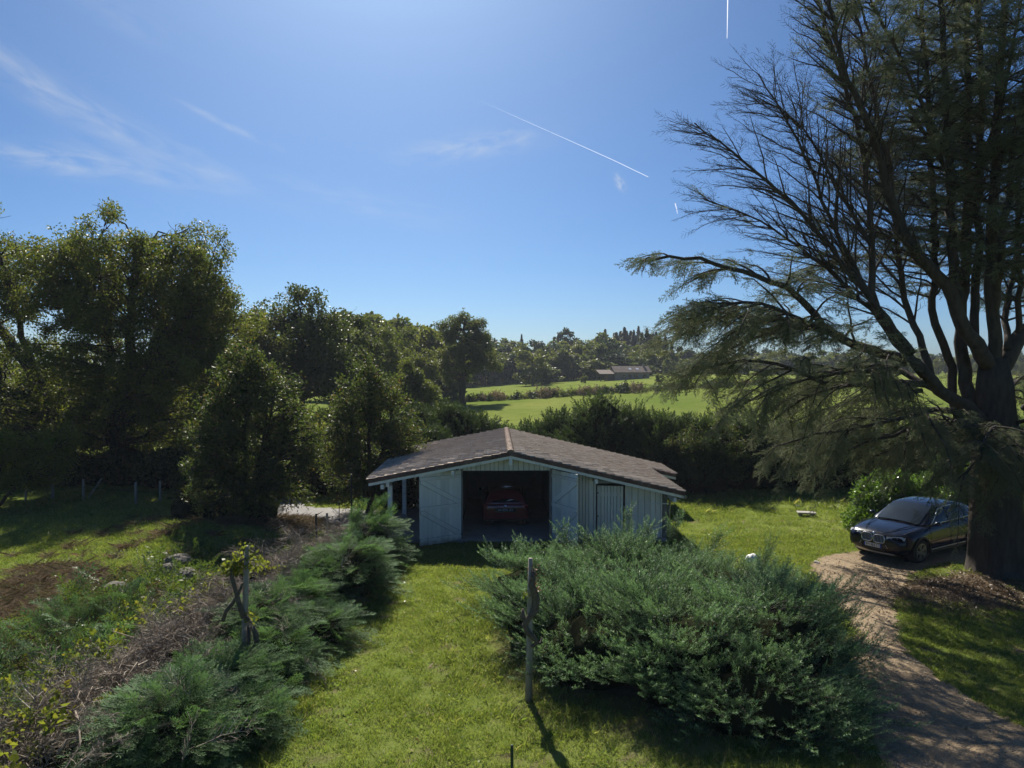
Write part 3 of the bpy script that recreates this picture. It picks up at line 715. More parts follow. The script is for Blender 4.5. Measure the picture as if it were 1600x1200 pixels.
# ================================================================== TREES, HEDGES, SHRUBS
def curve_pts(a, b, k=6, sag=0., wiggle=.05):
    a = np.array(a, float); b = np.array(b, float); L = np.linalg.norm(b-a); t = np.linspace(0, 1, k)[:, None]
    p = a+(b-a)*t; p[:, 2] += sag*L*np.sin(np.pi*t[:, 0]); w = rng.normal(size=(k, 3))*wiggle*L*.5; w[0] = w[-1] = 0
    return p+w
def ell_shell(n, c, r, lo=.55):
    d = unit(n); q = rng.uniform(lo**3, 1, n)**(1/3); return np.array(c)+d*q[:, None]*np.array(r)
def put_tree(name, x, y, label=None, cat='tree', group=None, rz=0.):
    return empty(name, (x, y, h1(x, y)), rz, label=label, cat=cat, group=group)
def broadleaf(root, h, blobs, lobes, lobe_r, per, coll, trunk, trunk_r, bark='bark', size=(.8, 1.25), limb_r=.10, lo=.45, flat=.7):
    """blobs [(cx,cy,cz,rx,ry,rz)] relative to the foot; trunk [(x,y,z)...] list of stems"""
    vol = np.array([b[3]*b[4]*b[5] for b in blobs])**(2/3); vol = vol/vol.sum()
    L = np.concatenate([ell_shell(max(3, int(lobes*v)), b[:3], b[3:], lo) for b, v in zip(blobs, vol)])
    cen = np.mean([b[:3] for b in blobs], 0); dv = L-cen; dn = dv/(np.linalg.norm(dv, axis=1, keepdims=True)+1e-6)
    L = cen+dv*(1+.13*wob(dn[:, 0]*2.2+cen[2], dn[:, 2]*2.2+dn[:, 1], 1.8, h)+.05*rng.normal(size=len(L)))[:, None]
    L = L[L[:, 2] > .25]
    stems = trunk if isinstance(trunk[0][0], (list, tuple)) else [trunk]
    mb = MB(); allp = []
    for st in stems:
        st = np.array(st, float); k = 14; tt = np.linspace(0, len(st)-1, k); pts = np.stack([np.interp(tt, range(len(st)), st[:, i]) for i in range(3)], 1)
        pts[1:-1] += rng.normal(size=(k-2, 3))*trunk_r*.18
        rr = trunk_r*(1-.75*np.linspace(0, 1, k)); rr[0] *= 1.35; mb.tube(pts.tolist(), rr.tolist(), 9)
        allp.append(np.stack([pts[:, 0], pts[:, 1], pts[:, 2], rr], 1)[3:])
    mb.build('trunk', M[bark], root, smooth=True)
    A = np.concatenate(allp); P = []; RR = []
    for l in L:
        d = np.linalg.norm(A[:, :3]-l, axis=1)+np.maximum(0, A[:, 2]-l[2]+.3)*2.5; a = A[np.argmin(d)]
        P.append(curve_pts(a[:3], l, 7, .06, .07)); RR.append(np.linspace(min(limb_r, a[3]*.7), .018, 7))
        # twigs off each limb
        for _ in range(3):
            e = l+rng.normal(size=3)*lobe_r*.8; P.append(curve_pts(P[-1][4] if _ == 0 else l, e, 7, .05, .1)); RR.append(np.linspace(.02, .006, 7))
    v, f = tubes(P, np.array(RR), 5); link('limbs', npmesh('limbs', v, f, M[bark], smooth=True), None, root)
    n = len(L)*per; li = np.repeat(np.arange(len(L)), per)
    o = rng.normal(size=(n, 3)); o /= np.linalg.norm(o, axis=1, keepdims=True)
    lr = lobe_r*rng.uniform(.7, 1.3, len(L))[li]
    c = L[li]+o*(lr*rng.uniform(.25, 1, n)**.5)[:, None]*np.array([1, 1, flat]); c = c[c[:, 2] > .15]
    cr = scatter('crown', c, rand_rot(len(c)), rng.uniform(size[0], size[1], len(c)), coll, root)
    return root

# --- near and middle trees on the left
def rel(px, py, Y, x0, y0):
    if y0 in (34., 34.5) and Y < 33: Y *= y0/30
    p = at(px, py, Y); return (p.x-x0, p.y-y0, p.z-h1(x0, y0))
oy = 34.; ox = at(182, 783, 34).x
t = put_tree('oak_tree', ox, oy, 'tallest dark oak at the edge of the lawn, upright trunk behind a wire fence')
def B(px, py, Y, rx, ry, rz):
    k = oy/30 if oy in (34., 34.5) else 1.
    return (*rel(px, py, Y, ox, oy), rx*k, ry*k, rz*k)
broadleaf(t, 12, [B(190, 430, 30, 4.0, 3.4, 2.2), B(110, 450, 30, 2.1, 2.2, 2.2), B(290, 450, 31, 2.4, 2.4, 2.4), B(200, 560, 30, 4.2, 3.4, 2.2), B(330, 520, 31, 1.9, 2.2, 2.4), B(200, 660, 30.5, 3.8, 3., 1.4)],
          560, .46, 6, C['oak'], [[(0, 0, 0), rel(178, 690, 30, ox, oy), rel(175, 600, 30, ox, oy), rel(165, 500, 30, ox, oy), rel(150, 400, 30, ox, oy)],
                                   [rel(177, 680, 30, ox, oy), rel(200, 580, 30, ox, oy), rel(205, 480, 30, ox, oy), rel(215, 380, 30, ox, oy)],
                                   [rel(179, 650, 30, ox, oy), rel(240, 540, 30.5, ox, oy), rel(300, 470, 31, ox, oy)]], .36, limb_r=.055, lo=.12)
ox, oy = at(140, 778, 34.5).x, 34.5
t = put_tree('leaning_tree', ox, oy, 'oak with a trunk leaning out over the edge of the lawn')
broadleaf(t, 12, [B(10, 470, 30, 1.8, 2.2, 2.6), B(-60, 420, 30, 2.6, 2.6, 3.0), B(-40, 600, 30, 3.2, 2.6, 2.4), B(40, 640, 30, 1.8, 2., 1.6)],
          240, .46, 5, C['oak'], [[(0, 0, 0), rel(105, 700, 30.5, ox, oy), rel(72, 620, 30.3, ox, oy), rel(48, 560, 30, ox, oy), rel(25, 490, 30, ox, oy), rel(0, 400, 30, ox, oy)],
                                  [rel(72, 620, 30.3, ox, oy), rel(20, 610, 30, ox, oy), rel(-50, 580, 30, ox, oy)], [rel(60, 600, 30.3, ox, oy), rel(-20, 480, 30, ox, oy), rel(-60, 380, 30, ox, oy)]], .30, limb_r=.05, lo=.12)
ox, oy = at(15, 800, 27.5).x, 27.5
t = put_tree('hazel_bush', ox-1.2, oy+.8, 'yellow green sunlit bush at the edge of the lawn, below the leaning oak', cat='bush')
ox -= 1.2; oy += .8
broadleaf(t, 4, [B(20, 720, 28.3, 2.0, 1.5, 1.5), B(80, 705, 28.8, 1.2, 1.2, .9), B(-40, 690, 28, 2, 1.5, 2.)], 60, .5, 14, C['yellow'], [[(0, 0, 0), (.3, 0, 1.5), (.6, 0, 2.8)], [(0, 0, 0), (-.6, .2, 1.4), (-1.2, .3, 2.6)], [(.1, 0, 0), (1.2, .3, 1.3), (2., .3, 2.1)]], .07, 'thin_bark', (.6, .9), .04)
ox, oy = at(388, 826, 25).x, 25.
t = put_tree('cherry_tree', ox, oy, 'small loose leaved tree with reddish tints, at the left end of the lane')
broadleaf(t, 6, [B(388, 590, 25, .85, .9, 1.1), B(352, 620, 25, .8, .9, 1.1), B(330, 670, 25, .9, .9, 1.2), B(425, 625, 25, .95, 1., 1.2), B(455, 670, 25.2, .9, .9, 1.1), B(485, 700, 25.4, .6, .8, .8), B(385, 690, 25, 1.6, 1.3, 1.5), B(330, 745, 25, 1.0, 1., 1.), B(430, 750, 25, 1.1, 1., 1.), B(375, 770, 24.9, 1.2, .9, .8), B(400, 558, 25, .35, .4, .6), B(362, 572, 25, .3, .4, .6)],
          300, .27, 4, C['fresh'], [[(0, 0, 0), (-.05, 0, 1.6), (-.1, .05, 3.4), (0, 0, 5.2)], [(0, 0, .5), (.5, .1, 2.6), (.9, .1, 4.2)], [(0, 0, .5), (-.5, .1, 2.4), (-.9, 0, 4.0)]], .12, 'bark', (.75, 1.15), .045)
ox, oy = at(575, 800, 27.).x, 27.2
t = put_tree('bay_tree', ox, oy, 'rounded tree with long shiny leaves growing against the garage roof')
broadleaf(t, 6, [B(582, 612, 27, .75, .9, 1.2), B(555, 650, 27, .95, 1., 1.1), B(610, 650, 27, .95, 1., 1.1), B(630, 695, 27, .7, .9, .9), B(530, 690, 27, .8, .9, 1.), B(575, 700, 27, 1.4, 1.2, 1.3), B(560, 750, 27, 1.4, 1.1, 1.), B(600, 755, 27, 1.1, 1., .9), B(583, 572, 27, .25, .3, .5), B(545, 620, 27, .3, .3, .5)],
          220, .28, 4, C['fresh'], [[(0, 0, 0), (0, 0, 1.6), (.05, .05, 3.4), (0, 0, 5.4)], [(0, 0, .6), (.6, .1, 2.6), (.9, .1, 4.)], [(0, 0, .5), (-.5, .1, 2.4), (-.7, 0, 3.8)]], .12, 'bark', (.75, 1.1), .045)
# --- middle distance, each its own crown
def far_tree(px, Y, top, wpx, label, coll='mid', base=None, name='oak_tree', group=None, lobes=70, per=10, bark='bark', tr=.3, dy=0.):
    global ox, oy
    x = at(px, 600, Y).x; z = h1(x, Y); ox, oy = x, Y
    zt = at(px, top, Y).z-z; w = wpx/FPX*Y/2; zb = zt*.18 if base is None else base*zt
    t = put_tree(name, x, Y, label, group=group, rz=0)
    hc = (zt+zb)/2; rz = (zt-zb)/2
    bl = [(0, 0, hc, w*.72, w*.72, rz*.93), (-w*.4, .2*w, hc-rz*.25, w*.58, w*.6, rz*.6), (w*.42, -.1*w, hc-rz*.15, w*.56, w*.6, rz*.62), (0, 0, hc-rz*.5, w*.85, w*.8, rz*.45)]
    broadleaf(t, zt, bl, lobes, max(.55, w*.21), per, C[coll], [(0, 0, 0), (w*.03, 0, zt*.4), (0, 0, zt*.85)], tr, bark, (.55, .95), .1, .5)
    return t
far_tree(470, 56, 446, 190, 'broad dark oak behind the small loose leaved tree', 'midd', lobes=110, per=9)
far_tree(395, 52, 475, 120, 'dark oak rising behind the small loose leaved tree, nearest the tall one', 'mid', lobes=75, per=8)
far_tree(545, 62, 480, 110, 'dark oak standing just in front of the paler tree line', 'midd', lobes=60, per=12)
far_tree(590, 74, 500, 130, 'olive green tree between the dark oaks and the meadow', 'mid', lobes=75, per=8)
far_tree(640, 84, 514, 90, 'olive tree at the corner of the meadow', 'mid', lobes=70, per=8)
far_tree(645, 62, 562, 78, 'low round bush tree at the near left corner of the meadow', 'mid', lobes=40, per=12, base=.02, name='round_bush')
far_tree(310, 50, 430, 150, 'dark tree filling the gap behind the tall oak', 'midd', lobes=70, per=12)
far_tree(230, 44, 560, 240, 'dark undergrowth tree behind the tall oak trunk', 'midd', lobes=80, per=12, base=.05)
far_tree(60, 42, 560, 260, 'dark tree behind the yellow green bush', 'midd', lobes=80, per=12, base=.05)
far_tree(430, 38, 650, 170, 'light green tree seen behind the lane between two small trees', 'mid', lobes=60, per=12, base=.05)
far_tree(530, 42, 640, 160, 'dark bushy tree behind the lane beside the shiny leaved tree', 'midd', lobes=60, per=12, base=.03)
far_tree(350, 37, 640, 150, 'dark bushy tree behind the loose leaved tree', 'midd', lobes=60, per=12, base=.03)
# lone oak in the meadow, trunk clear
ox, oy = at(721, 633, 93).x, 93.
t = put_tree('oak_tree', ox, oy, 'lone oak with a bare trunk standing before the meadow')
broadleaf(t, 13, [B(728, 520, 93, 2.6, 2.6, 2.6), B(705, 515, 93, 1.7, 1.7, 1.2), B(752, 520, 93, 1.6, 1.6, 1.7), B(722, 560, 93, 3.6, 3.2, 2.4), B(762, 565, 93, 1.9, 2, 2.2), B(695, 575, 93, 1.6, 2, 1.4)],
          85, .72, 10, C['mid'], [(0, 0, 0), (.1, 0, 4), (.3, 0, 8), (.6, 0, 11)], .5, 'bark', (.55, .9), .16, .5)
# wooded hill: shared meshes, each tree its own object
def card_crown(n, blobs, s, squash=1.):
    vol = np.array([b[3]*b[4]*b[5] for b in blobs])**(2/3); vol /= vol.sum()
    L = np.concatenate([ell_shell(max(4, int(26*v)), b[:3], b[3:], .5) for b, v in zip(blobs, vol)])
    li = rng.integers(0, len(L), n); lr = np.mean([b[3] for b in blobs])*.38
    c = L[li]+unit(n)*(lr*rng.uniform(.4, 1, n)**.5)[:, None]; c[:, 2] = np.maximum(c[:, 2], .02)
    d = unit(n); s_ = np.cross(d, unit(n)); s_ /= np.linalg.norm(s_, axis=1, keepdims=True); L_ = (s*rng.uniform(.6, 1.3, n))[:, None]
    v = np.stack([c, c+d*L_*.5+s_*L_*.32, c+d*L_, c+d*L_*.5-s_*L_*.32], 1).reshape(-1, 3); i = np.arange(n)*4
    return v, np.stack([i, i+1, i+2, i+3], 1)
def conifer_crown(n, w=.22, s=.05):
    t = rng.uniform(.06, 1, n)**.8; a = rng.uniform(0, 2*np.pi, n); tier = .75+.25*np.sin(t*60)
    r = w*(1-t)**1.0*tier*np.sqrt(rng.uniform(.25, 1, n)); c = np.stack([r*np.cos(a), r*np.sin(a), t], 1)
    d = np.stack([np.cos(a), np.sin(a), -.35+rng.normal(size=n)*.3], 1); s_ = np.stack([-np.sin(a), np.cos(a), rng.normal(size=n)*.4], 1); L_ = (s*rng.uniform(.6, 1.3, n)*(.35+.65*(1-t)))[:, None]
    v = np.stack([c-d*L_*.3, c+d*L_*.4+s_*L_*.4, c+d*L_, c+d*L_*.4-s_*L_*.4], 1).reshape(-1, 3); i = np.arange(n)*4
    return v, np.stack([i, i+1, i+2, i+3], 1)
BV = []
for k in range(5):
    w = .30+.05*k*.5; bl = [(0, 0, .60, w*.8, w*.8, .38), (-.16, 0, .5, w*.6, w*.6, .3), (.15, .05, .55, w*.6, w*.6, .32), (0, 0, .28, w*.8, w*.8, .24)]
    BV.append(npmesh('wood_crown', *card_crown(3400, bl, .055), M['far_leaf']))
BD = []
for k in range(3):
    bl = [(0, 0, .60, .26, .26, .38), (-.12, 0, .4, .2, .2, .3), (.12, 0, .5, .2, .2, .3)]
    BD.append(npmesh('wood_crown', *card_crown(3000, bl, .06), M['far_dark']))
CV = [npmesh('conifer_crown', *conifer_crown(2600), M['far_dark']) for _ in range(3)]
TRK = MB().tube([(0, 0, 0), (0, 0, .45), (0, 0, .9)], [.022, .016, .004], 6).mesh('wood_trunk', M['bark'], True)
def wood_tree(px, Y, top, wid, kind, label, group, name):
    x = at(px, 600, Y).x; z = h1(x, Y)-.2; ht = (at(px, top, Y).z-z)*(1.05 if kind != 'c' else 1.)
    r = empty(name, (x, Y, z), rng.uniform(0, 6.28), label=label, cat='tree', group=group); sw = ht*wid if kind == 'c' or ht < 5 else max(ht, 9.)*wid*1.35; r.scale = (sw, sw, ht)
    c = link('crown', (BV if kind == 'b' else BD if kind == 'd' else CV)[rng.integers(0, 5 if kind == 'b' else 3)], None, r); link('trunk', TRK, None, r); return r
line = np.array([(540, 492), (600, 500), (640, 512), (690, 522), (760, 527), (800, 534), (850, 530), (900, 533), (935, 524), (1000, 540), (1050, 545), (1120, 548), (1200, 545), (1300, 548), (1420, 550), (1600, 553), (1760, 550)], float)
def skyl(px): return np.interp(px, line[:, 0], line[:, 1])
GW_ = 'trees of the wood beyond the meadow'
for row, (Y, off, step) in enumerate(((172, 14, 17), (186, 7, 17), (205, 0, 17))):
    for px in np.arange(640 if row else 700, 1760, step):
        q = px+rng.uniform(-8, 8); Yq = Y+rng.uniform(-5, 5)
        if q > 1080: Yq += 15
        top = skyl(q)+off+rng.uniform(-4, 7)
        k = 'd' if rng.uniform() < .3 else 'b'
        wood_tree(q, Yq, top, .95, k, 'rounded green tree in the wood along the far side of the meadow', GW_, 'wood_tree')
for i, px in enumerate(np.arange(540, 700, 14)): wood_tree(px, 104+rng.uniform(-6, 10), skyl(px)+rng.uniform(-3, 9), .9, 'b', 'green tree at the wood edge beside the lone oak', 'trees at the wood edge beside the lone oak', 'wood_tree')
for px, top in ((950, 520), (968, 521), (980, 519), (993, 519), (1007, 520), (1033, 520), (1022, 516), (938, 524), (1047, 530), (945, 512), (962, 517), (972, 513), (986, 512), (1000, 514), (1012, 517), (1026, 518), (1040, 524), (956, 524), (1018, 524)):
    wood_tree(px+rng.uniform(-4, 4), 226+rng.uniform(-12, 12), top+rng.uniform(-5, 7), rng.uniform(1.2, 2.0), 'c', 'tall dark spruce in the stand behind the farmhouse', 'dark spruces behind the farmhouse', 'spruce_tree')
wood_tree(815, 228, 522, .9, 'c', 'single dark spruce tip rising from the far wood beside the flat topped pine', None, 'spruce_tree')
wood_tree(832, 150, 548, .9, 'b', 'round oak standing alone at the foot of the wood', None, 'oak_tree')
wood_tree(852, 156, 566, 1.0, 'b', 'lower oak joined to the round oak at the foot of the wood', None, 'oak_tree')
wood_tree(938, 165, 556, 1.2, 'b', 'light green tree standing behind the open shed of the farmhouse', None, 'garden_tree')
wood_tree(962, 170, 556, 1.2, 'd', 'darker round tree standing behind the farmhouse roof', None, 'garden_tree')
wood_tree(985, 172, 560, 1.1, 'b', 'pale round tree behind the right half of the farmhouse', None, 'garden_tree')
wood_tree(912, 146, 584, 1.1, 'b', 'little bush tree at the open end of the farm shed', None, 'bush_tree')
wood_tree(1029, 118, 583, 1.25, 'b', 'small round orchard tree alone in the upper meadow', None, 'orchard_tree')
wood_tree(1068, 175, 570, 1.1, 'd', 'dark tree at the gable of the farmhouse', None, 'garden_tree')
# flat topped pine
t = put_tree('pine_tree', at(883, 600, 224).x, 224, 'flat topped pine standing above the wood')
ht = at(883, 519, 224).z-h1(at(883, 0, 224).x, 224)
MB().tube([(0, 0, 0), (.1, 0, ht*.5), (0, 0, ht*.95)], [.3, .22, .08], 7).build('trunk', M['bark'], t, smooth=True)
v, f = card_crown(1500, [(0, 0, ht*.93, 2.4, 2.2, .5), (-1.6, 0, ht*.84, 2.4, 2., .45), (1.8, 0, ht*.80, 2.6, 2., .45), (0, 0, ht*1.0, 1.2, 1.2, .4), (0, 0, ht*.72, 3., 2.6, .6)], .7); link('crown', npmesh('pine_crown', v, f, M['far_dark']), None, t)
# scrub along the field bank
SB = [npmesh('scrub_crown', *card_crown(420, [(0, 0, .45, .55, .5, .45), (.3, 0, .3, .5, .5, .3)], .16), M[k]) for k in ('far_leaf', 'far_dark', 'dry_stem')]
for i, px in enumerate(np.arange(684, 1200, 7.5)):
    Y = 97+rng.uniform(-1.2, 1.2); x = at(px, 0, Y).x; s = rng.uniform(.7, 1.3)
    if rng.uniform() < .12: s *= 1.6
    o = link('scrub_bush', SB[rng.choice([0, 1, 1, 2])]); o.location = (x, Y, h1(x, Y)); o.scale = (s*1.1, s, s*rng.uniform(.8, 1.25)); o.rotation_euler[2] = rng.uniform(0, 6)
    tag(o, 'low scrubby bush on the bank that divides the meadow', 'bush', 'scrub along the bank in the meadow')
wood_tree(871, 95, 612, 1.0, 'b', 'thin sapling on the bank that divides the meadow', None, 'sapling')

# --- mounds of sprays (conifers, broom, laurel)
def mound(root, blobs, n, coll, size, mat_core='core', arch=.5, up=.35, core=.72, bias=(0, 0, 0), part='foliage', lowcut=.06, rough=.25, stuff=True):
    P = []; D = []
    w = np.array([(b[3]*b[4]+b[3]*b[5]*2) for b in blobs]); w /= w.sum()
    for b, q in zip(blobs, w):
        k = int(n*q); d = unit(k); d[:, 2] = np.abs(d[:, 2])*.98-.15*rng.uniform(0, 1, k); d /= np.linalg.norm(d, axis=1, keepdims=True)
        rad = rng.uniform(.62, 1., k)[:, None]**.6; r = np.array(b[3:])
        p = np.array(b[:3])+d*rad*r*(1+rough*wob(d[:, 0]*2.3+b[0], d[:, 1]*2.3+d[:, 2]*2, 1.3, 2.)[:, None]*.5)
        nrm = d/r; nrm /= np.linalg.norm(nrm, axis=1, keepdims=True); hd = nrm*1.0; hd[:, 2] *= .45; hd[:, 2] += up; hd += rng.normal(size=(k, 3))*.28+np.array(bias)
        P.append(p); D.append((hd, nrm))
    P0 = np.concatenate(P); HD = np.concatenate([d[0] for d in D]); NR = np.concatenate([d[1] for d in D])
    # drop points buried deep inside another blob
    keep = P0[:, 2] > lowcut
    for b in blobs:
        q = (((P0-np.array(b[:3]))/np.array(b[3:]))**2).sum(1); keep &= q > .36
    P0, HD, NR = P0[keep], HD[keep], NR[keep]; HD /= np.linalg.norm(HD, axis=1, keepdims=True)
    s = rng.uniform(size[0], size[1], len(P0)); P0 = P0-HD*s[:, None]*.45
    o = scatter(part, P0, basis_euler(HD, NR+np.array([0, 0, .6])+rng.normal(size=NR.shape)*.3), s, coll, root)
    if mat_core:  # added dark filler core, stops light passing through and darkens the gaps
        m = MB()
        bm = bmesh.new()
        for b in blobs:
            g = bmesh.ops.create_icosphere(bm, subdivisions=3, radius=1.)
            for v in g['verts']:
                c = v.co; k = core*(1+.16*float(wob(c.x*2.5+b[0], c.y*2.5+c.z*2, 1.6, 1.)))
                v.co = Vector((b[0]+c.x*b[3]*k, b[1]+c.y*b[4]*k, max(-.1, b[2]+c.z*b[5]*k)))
        me = bpy.data.meshes.new('dark_filler_core'); bm.to_mesh(me); bm.free(); me.materials.append(M[mat_core]); link('dark_filler_core', me, None, root)
    return o
def plumes(root, blobs, nbr, coll, size=(.5, .8), L=.85, elev=(.15, .6), droop=.0, bias=(0, 0, 0), core=.74, lat=6, part='foliage', spread=.55, fill=.5, mat_core='core', gap=-9., bough=0):
    """arching branches that leave the mound, each carrying plumes along its outer part"""
    w = np.array([(b[3]*b[4]+b[3]*b[5]*2) for b in blobs]); w /= w.sum(); P = []; D = []; U = []; S_ = []; BR = []
    for b, q in zip(blobs, w):
        k = int(nbr*q); d = unit(k); d[:, 2] = np.abs(d[:, 2])*.95-.12*rng.uniform(0, 1, k); d /= np.linalg.norm(d, axis=1, keepdims=True)
        r = np.array(b[3:]); c = np.array(b[:3])+d*r*rng.uniform(.82, 1.04, k)[:, None]
        if len(blobs) > 1:
            ins = np.zeros(k, bool)
            for b2 in blobs:
                if b2 is not b: ins |= (((c-np.array(b2[:3]))/np.array(b2[3:]))**2).sum(1) < .55
            c, d = c[~ins], d[~ins]
        if bough > 1:                                # boughs: several branches fan out of one root in one tilted layer
            kk = max(3, len(c)//bough); pick = rng.permutation(len(c))[:kk]; c = np.repeat(c[pick], bough, 0); d = np.repeat(d[pick], bough, 0)
        for q_i, (p, dd) in enumerate(zip(c, d)):
            if bough > 1:
                if q_i % bough == 0: bh = rng.normal(size=3)*.22; be = rng.uniform(*elev); bz = rng.uniform(*size)
            if p[2] < .05 or wob(p[0]*1.1+b[0]*.3, p[1]*1.1+p[2], 1.5, 4.) < gap: continue
            h = np.array([dd[0], dd[1], 0]); h = h/(np.linalg.norm(h)+1e-6)+np.array(bias)+(bh if bough > 1 else rng.normal(size=3)*.28); h[2] = 0; h /= np.linalg.norm(h)+1e-6
            e = (be*(.25+.75*min(1, max(0, p[2]-.25)/.6))+rng.normal()*.05 if bough > 1 else rng.uniform(*elev))+max(0, dd[2])*(.35 if bough < 2 else .15)
            if bough > 1:
                fa = ((q_i % bough)/(bough-1)-.5)*1.5+rng.normal()*.08; h = np.array([h[0]*math.cos(fa)-h[1]*math.sin(fa), h[0]*math.sin(fa)+h[1]*math.cos(fa), 0]); dr = np.array([h[0], h[1], e]); dr /= np.linalg.norm(dr)
            sd = np.cross([0, 0, 1], dr); sd /= np.linalg.norm(sd); up = np.cross(dr, sd); LL = L*rng.uniform(.7, 1.25)
            rootp = p-dr*LL*.75 if bough < 2 else p-np.array([dd[0]*.62, dd[1]*.62, .30])
            tip = rootp+dr*LL; sz = bz*rng.uniform(.85, 1.15) if bough > 1 else rng.uniform(*size)
            for j in range(lat+1):
                t = j/lat; base = rootp+dr*LL*t+np.array([0, 0, -droop*t*t*LL]); ang = (1 if j % 2 else -1)*spread*rng.uniform(.6, 1.2)*(1-.75*t) if j < lat else 0
                q_ = dr*math.cos(ang)+sd*math.sin(ang)+up*rng.uniform(-.08, .22); s = sz*(1-.35*abs(t-.35))*rng.uniform(.85, 1.15)
                P.append(base-q_*s*.15); D.append(q_-np.array([0, 0, droop*t])); U.append(up+rng.normal(size=3)*.25); S_.append(s)
            if rng.uniform() < .4: BR.append(curve_pts(rootp-dr*LL*.5, tip, 5, .03, .05))
    P = np.array(P); D = np.array(D); U = np.array(U); ok = P[:, 2] > .03
    o = scatter(part, P[ok], basis_euler(D[ok], U[ok]), np.array(S_)[ok], coll, root)
    if BR: v, f = tubes(np.array(BR), np.tile(np.linspace(.014, .004, 5), (len(BR), 1)), 3); tag(link('stems', npmesh('stems', v, f, M['thin_bark']), None, root), kind='stuff')
    if fill: mound(root, [(b[0], b[1], b[2]*.9, b[3]*.9, b[4]*.9, b[5]*.88) for b in blobs], int(nbr*fill*4), coll, (.35, .6), mat_core, core=core/.9, up=.3, part='inner_foliage')
    return o
# two junipers in front of the garage
def blob(x, y, z, rx, ry, rz, o): return (x-o[0], y-o[1], z, rx, ry, rz)
o_ = (2.6, 16.2)
JB = empty('juniper_bush', (*o_, 0), label='wide spreading juniper whose top hides the foot of the garage', cat='bush')
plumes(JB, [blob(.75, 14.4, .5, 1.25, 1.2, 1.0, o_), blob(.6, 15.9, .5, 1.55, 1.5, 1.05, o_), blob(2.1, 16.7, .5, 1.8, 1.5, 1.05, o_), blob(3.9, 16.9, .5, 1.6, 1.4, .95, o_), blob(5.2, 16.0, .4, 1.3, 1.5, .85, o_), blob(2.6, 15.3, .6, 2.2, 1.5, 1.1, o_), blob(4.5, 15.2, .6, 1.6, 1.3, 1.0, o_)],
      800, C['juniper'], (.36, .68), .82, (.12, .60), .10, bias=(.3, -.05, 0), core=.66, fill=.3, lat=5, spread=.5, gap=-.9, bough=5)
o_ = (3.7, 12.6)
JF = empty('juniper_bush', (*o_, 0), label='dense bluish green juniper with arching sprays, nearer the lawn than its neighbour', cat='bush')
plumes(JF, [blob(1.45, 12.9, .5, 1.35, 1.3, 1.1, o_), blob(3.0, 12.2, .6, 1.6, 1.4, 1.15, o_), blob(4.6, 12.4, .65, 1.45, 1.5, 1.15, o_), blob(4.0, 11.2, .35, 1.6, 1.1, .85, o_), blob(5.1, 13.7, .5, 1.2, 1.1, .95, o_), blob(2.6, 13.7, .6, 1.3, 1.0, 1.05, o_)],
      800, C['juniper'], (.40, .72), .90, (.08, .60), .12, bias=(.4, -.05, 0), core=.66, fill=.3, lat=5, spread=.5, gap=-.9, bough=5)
# tall shoots standing out of the rear juniper
def shoots(root, pts, coll, n=16, s=(.35, .6), part='shoot'):
    P = []; D = []; Nn = []
    for (x, y, z, h, dx, dy) in pts:
        for i in range(n):
            t = i/n; a = rng.uniform(0, 6.28); d = np.array([dx+math.cos(a)*.45*(1-t*.6), dy+math.sin(a)*.45*(1-t*.6), .9]); P.append((x+dx*h*t, y+dy*h*t, z+h*t)); D.append(d); Nn.append(rng.normal(size=3))
    D = np.array(D); return scatter(part, P, basis_euler(D, np.array(Nn)), rng.uniform(*s, len(P)), coll, root)
shoots(JB, [(-.05+.2, 1.0, 1.4, .55, .1, 0), (.5, .7, 1.3, .4, .4, 0), (-1.2, .3, 1.3, .35, -.4, 0), (2.0, .4, 1.2, .4, .5, 0), (3.0, -.2, 1.1, .35, .6, 0), (-2.0, -.2, 1.0, .3, -.6, 0), (1.2, .9, 1.4, .3, .3, 0)], C['juniper'])
# cut-over leyland row on the left with brush behind it
LH = []
for i, (y, xw, hz) in enumerate(((9.6, -4.9, 1.0), (11.6, -4.9, 1.05), (13.6, -4.75, 1.0), (15.6, -4.6, 1.05), (17.5, -4.35, 1.15), (19.4, -4.2, 1.25))):
    r = empty('cypress_hedge_plant', (xw, y, h1(xw, y)), label=['cypress of the low hedge, the one at the bottom edge of the picture', 'cypress of the low hedge just before the ivy post', 'cypress of the low hedge just beyond the ivy post', 'middle cypress of the low hedge behind the ivy post', 'cypress second from the garage end of the low hedge', 'cypress at the garage end of the low hedge, reaching toward the porch post'][i], cat='hedge plant', group='cypresses of the low hedge beside the lawn')
    hz *= (1.1, .9, 1.15, .85, 1.2, 1.0)[i]; jx = rng.normal(size=3)*.22; jy = rng.normal(size=3)*.35
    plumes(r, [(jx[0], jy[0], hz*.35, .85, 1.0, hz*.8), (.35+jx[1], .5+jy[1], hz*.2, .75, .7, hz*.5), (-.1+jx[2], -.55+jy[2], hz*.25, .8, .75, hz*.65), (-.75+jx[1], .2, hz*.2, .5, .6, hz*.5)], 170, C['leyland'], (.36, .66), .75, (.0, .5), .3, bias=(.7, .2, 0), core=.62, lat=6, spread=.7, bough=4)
    tp = np.array([(rng.normal()*.6-.35, rng.normal()*.7, hz*rng.uniform(.5, 1.0)) for _ in range(26)]); td = np.stack([rng.normal(size=26)*.6-.3, rng.normal(size=26)*.7, rng.normal(size=26)*.3], 1)
    scatter('dead_twigs', tp, basis_euler(td, rng.normal(size=td.shape)+np.array([0, 0, 1.])), rng.uniform(.4, .9, 26), C['dead'], r)
    LH.append(r)
o = shoots(LH[5], [(.2, .3, .9, .5, .9, .1), (.1, .0, .7, .5, 1.0, 0), (0, .6, 1., .55, .7, .2), (-.2, .2, 1., .4, .3, .1)], C['leyland'], 14, (.35, .6))
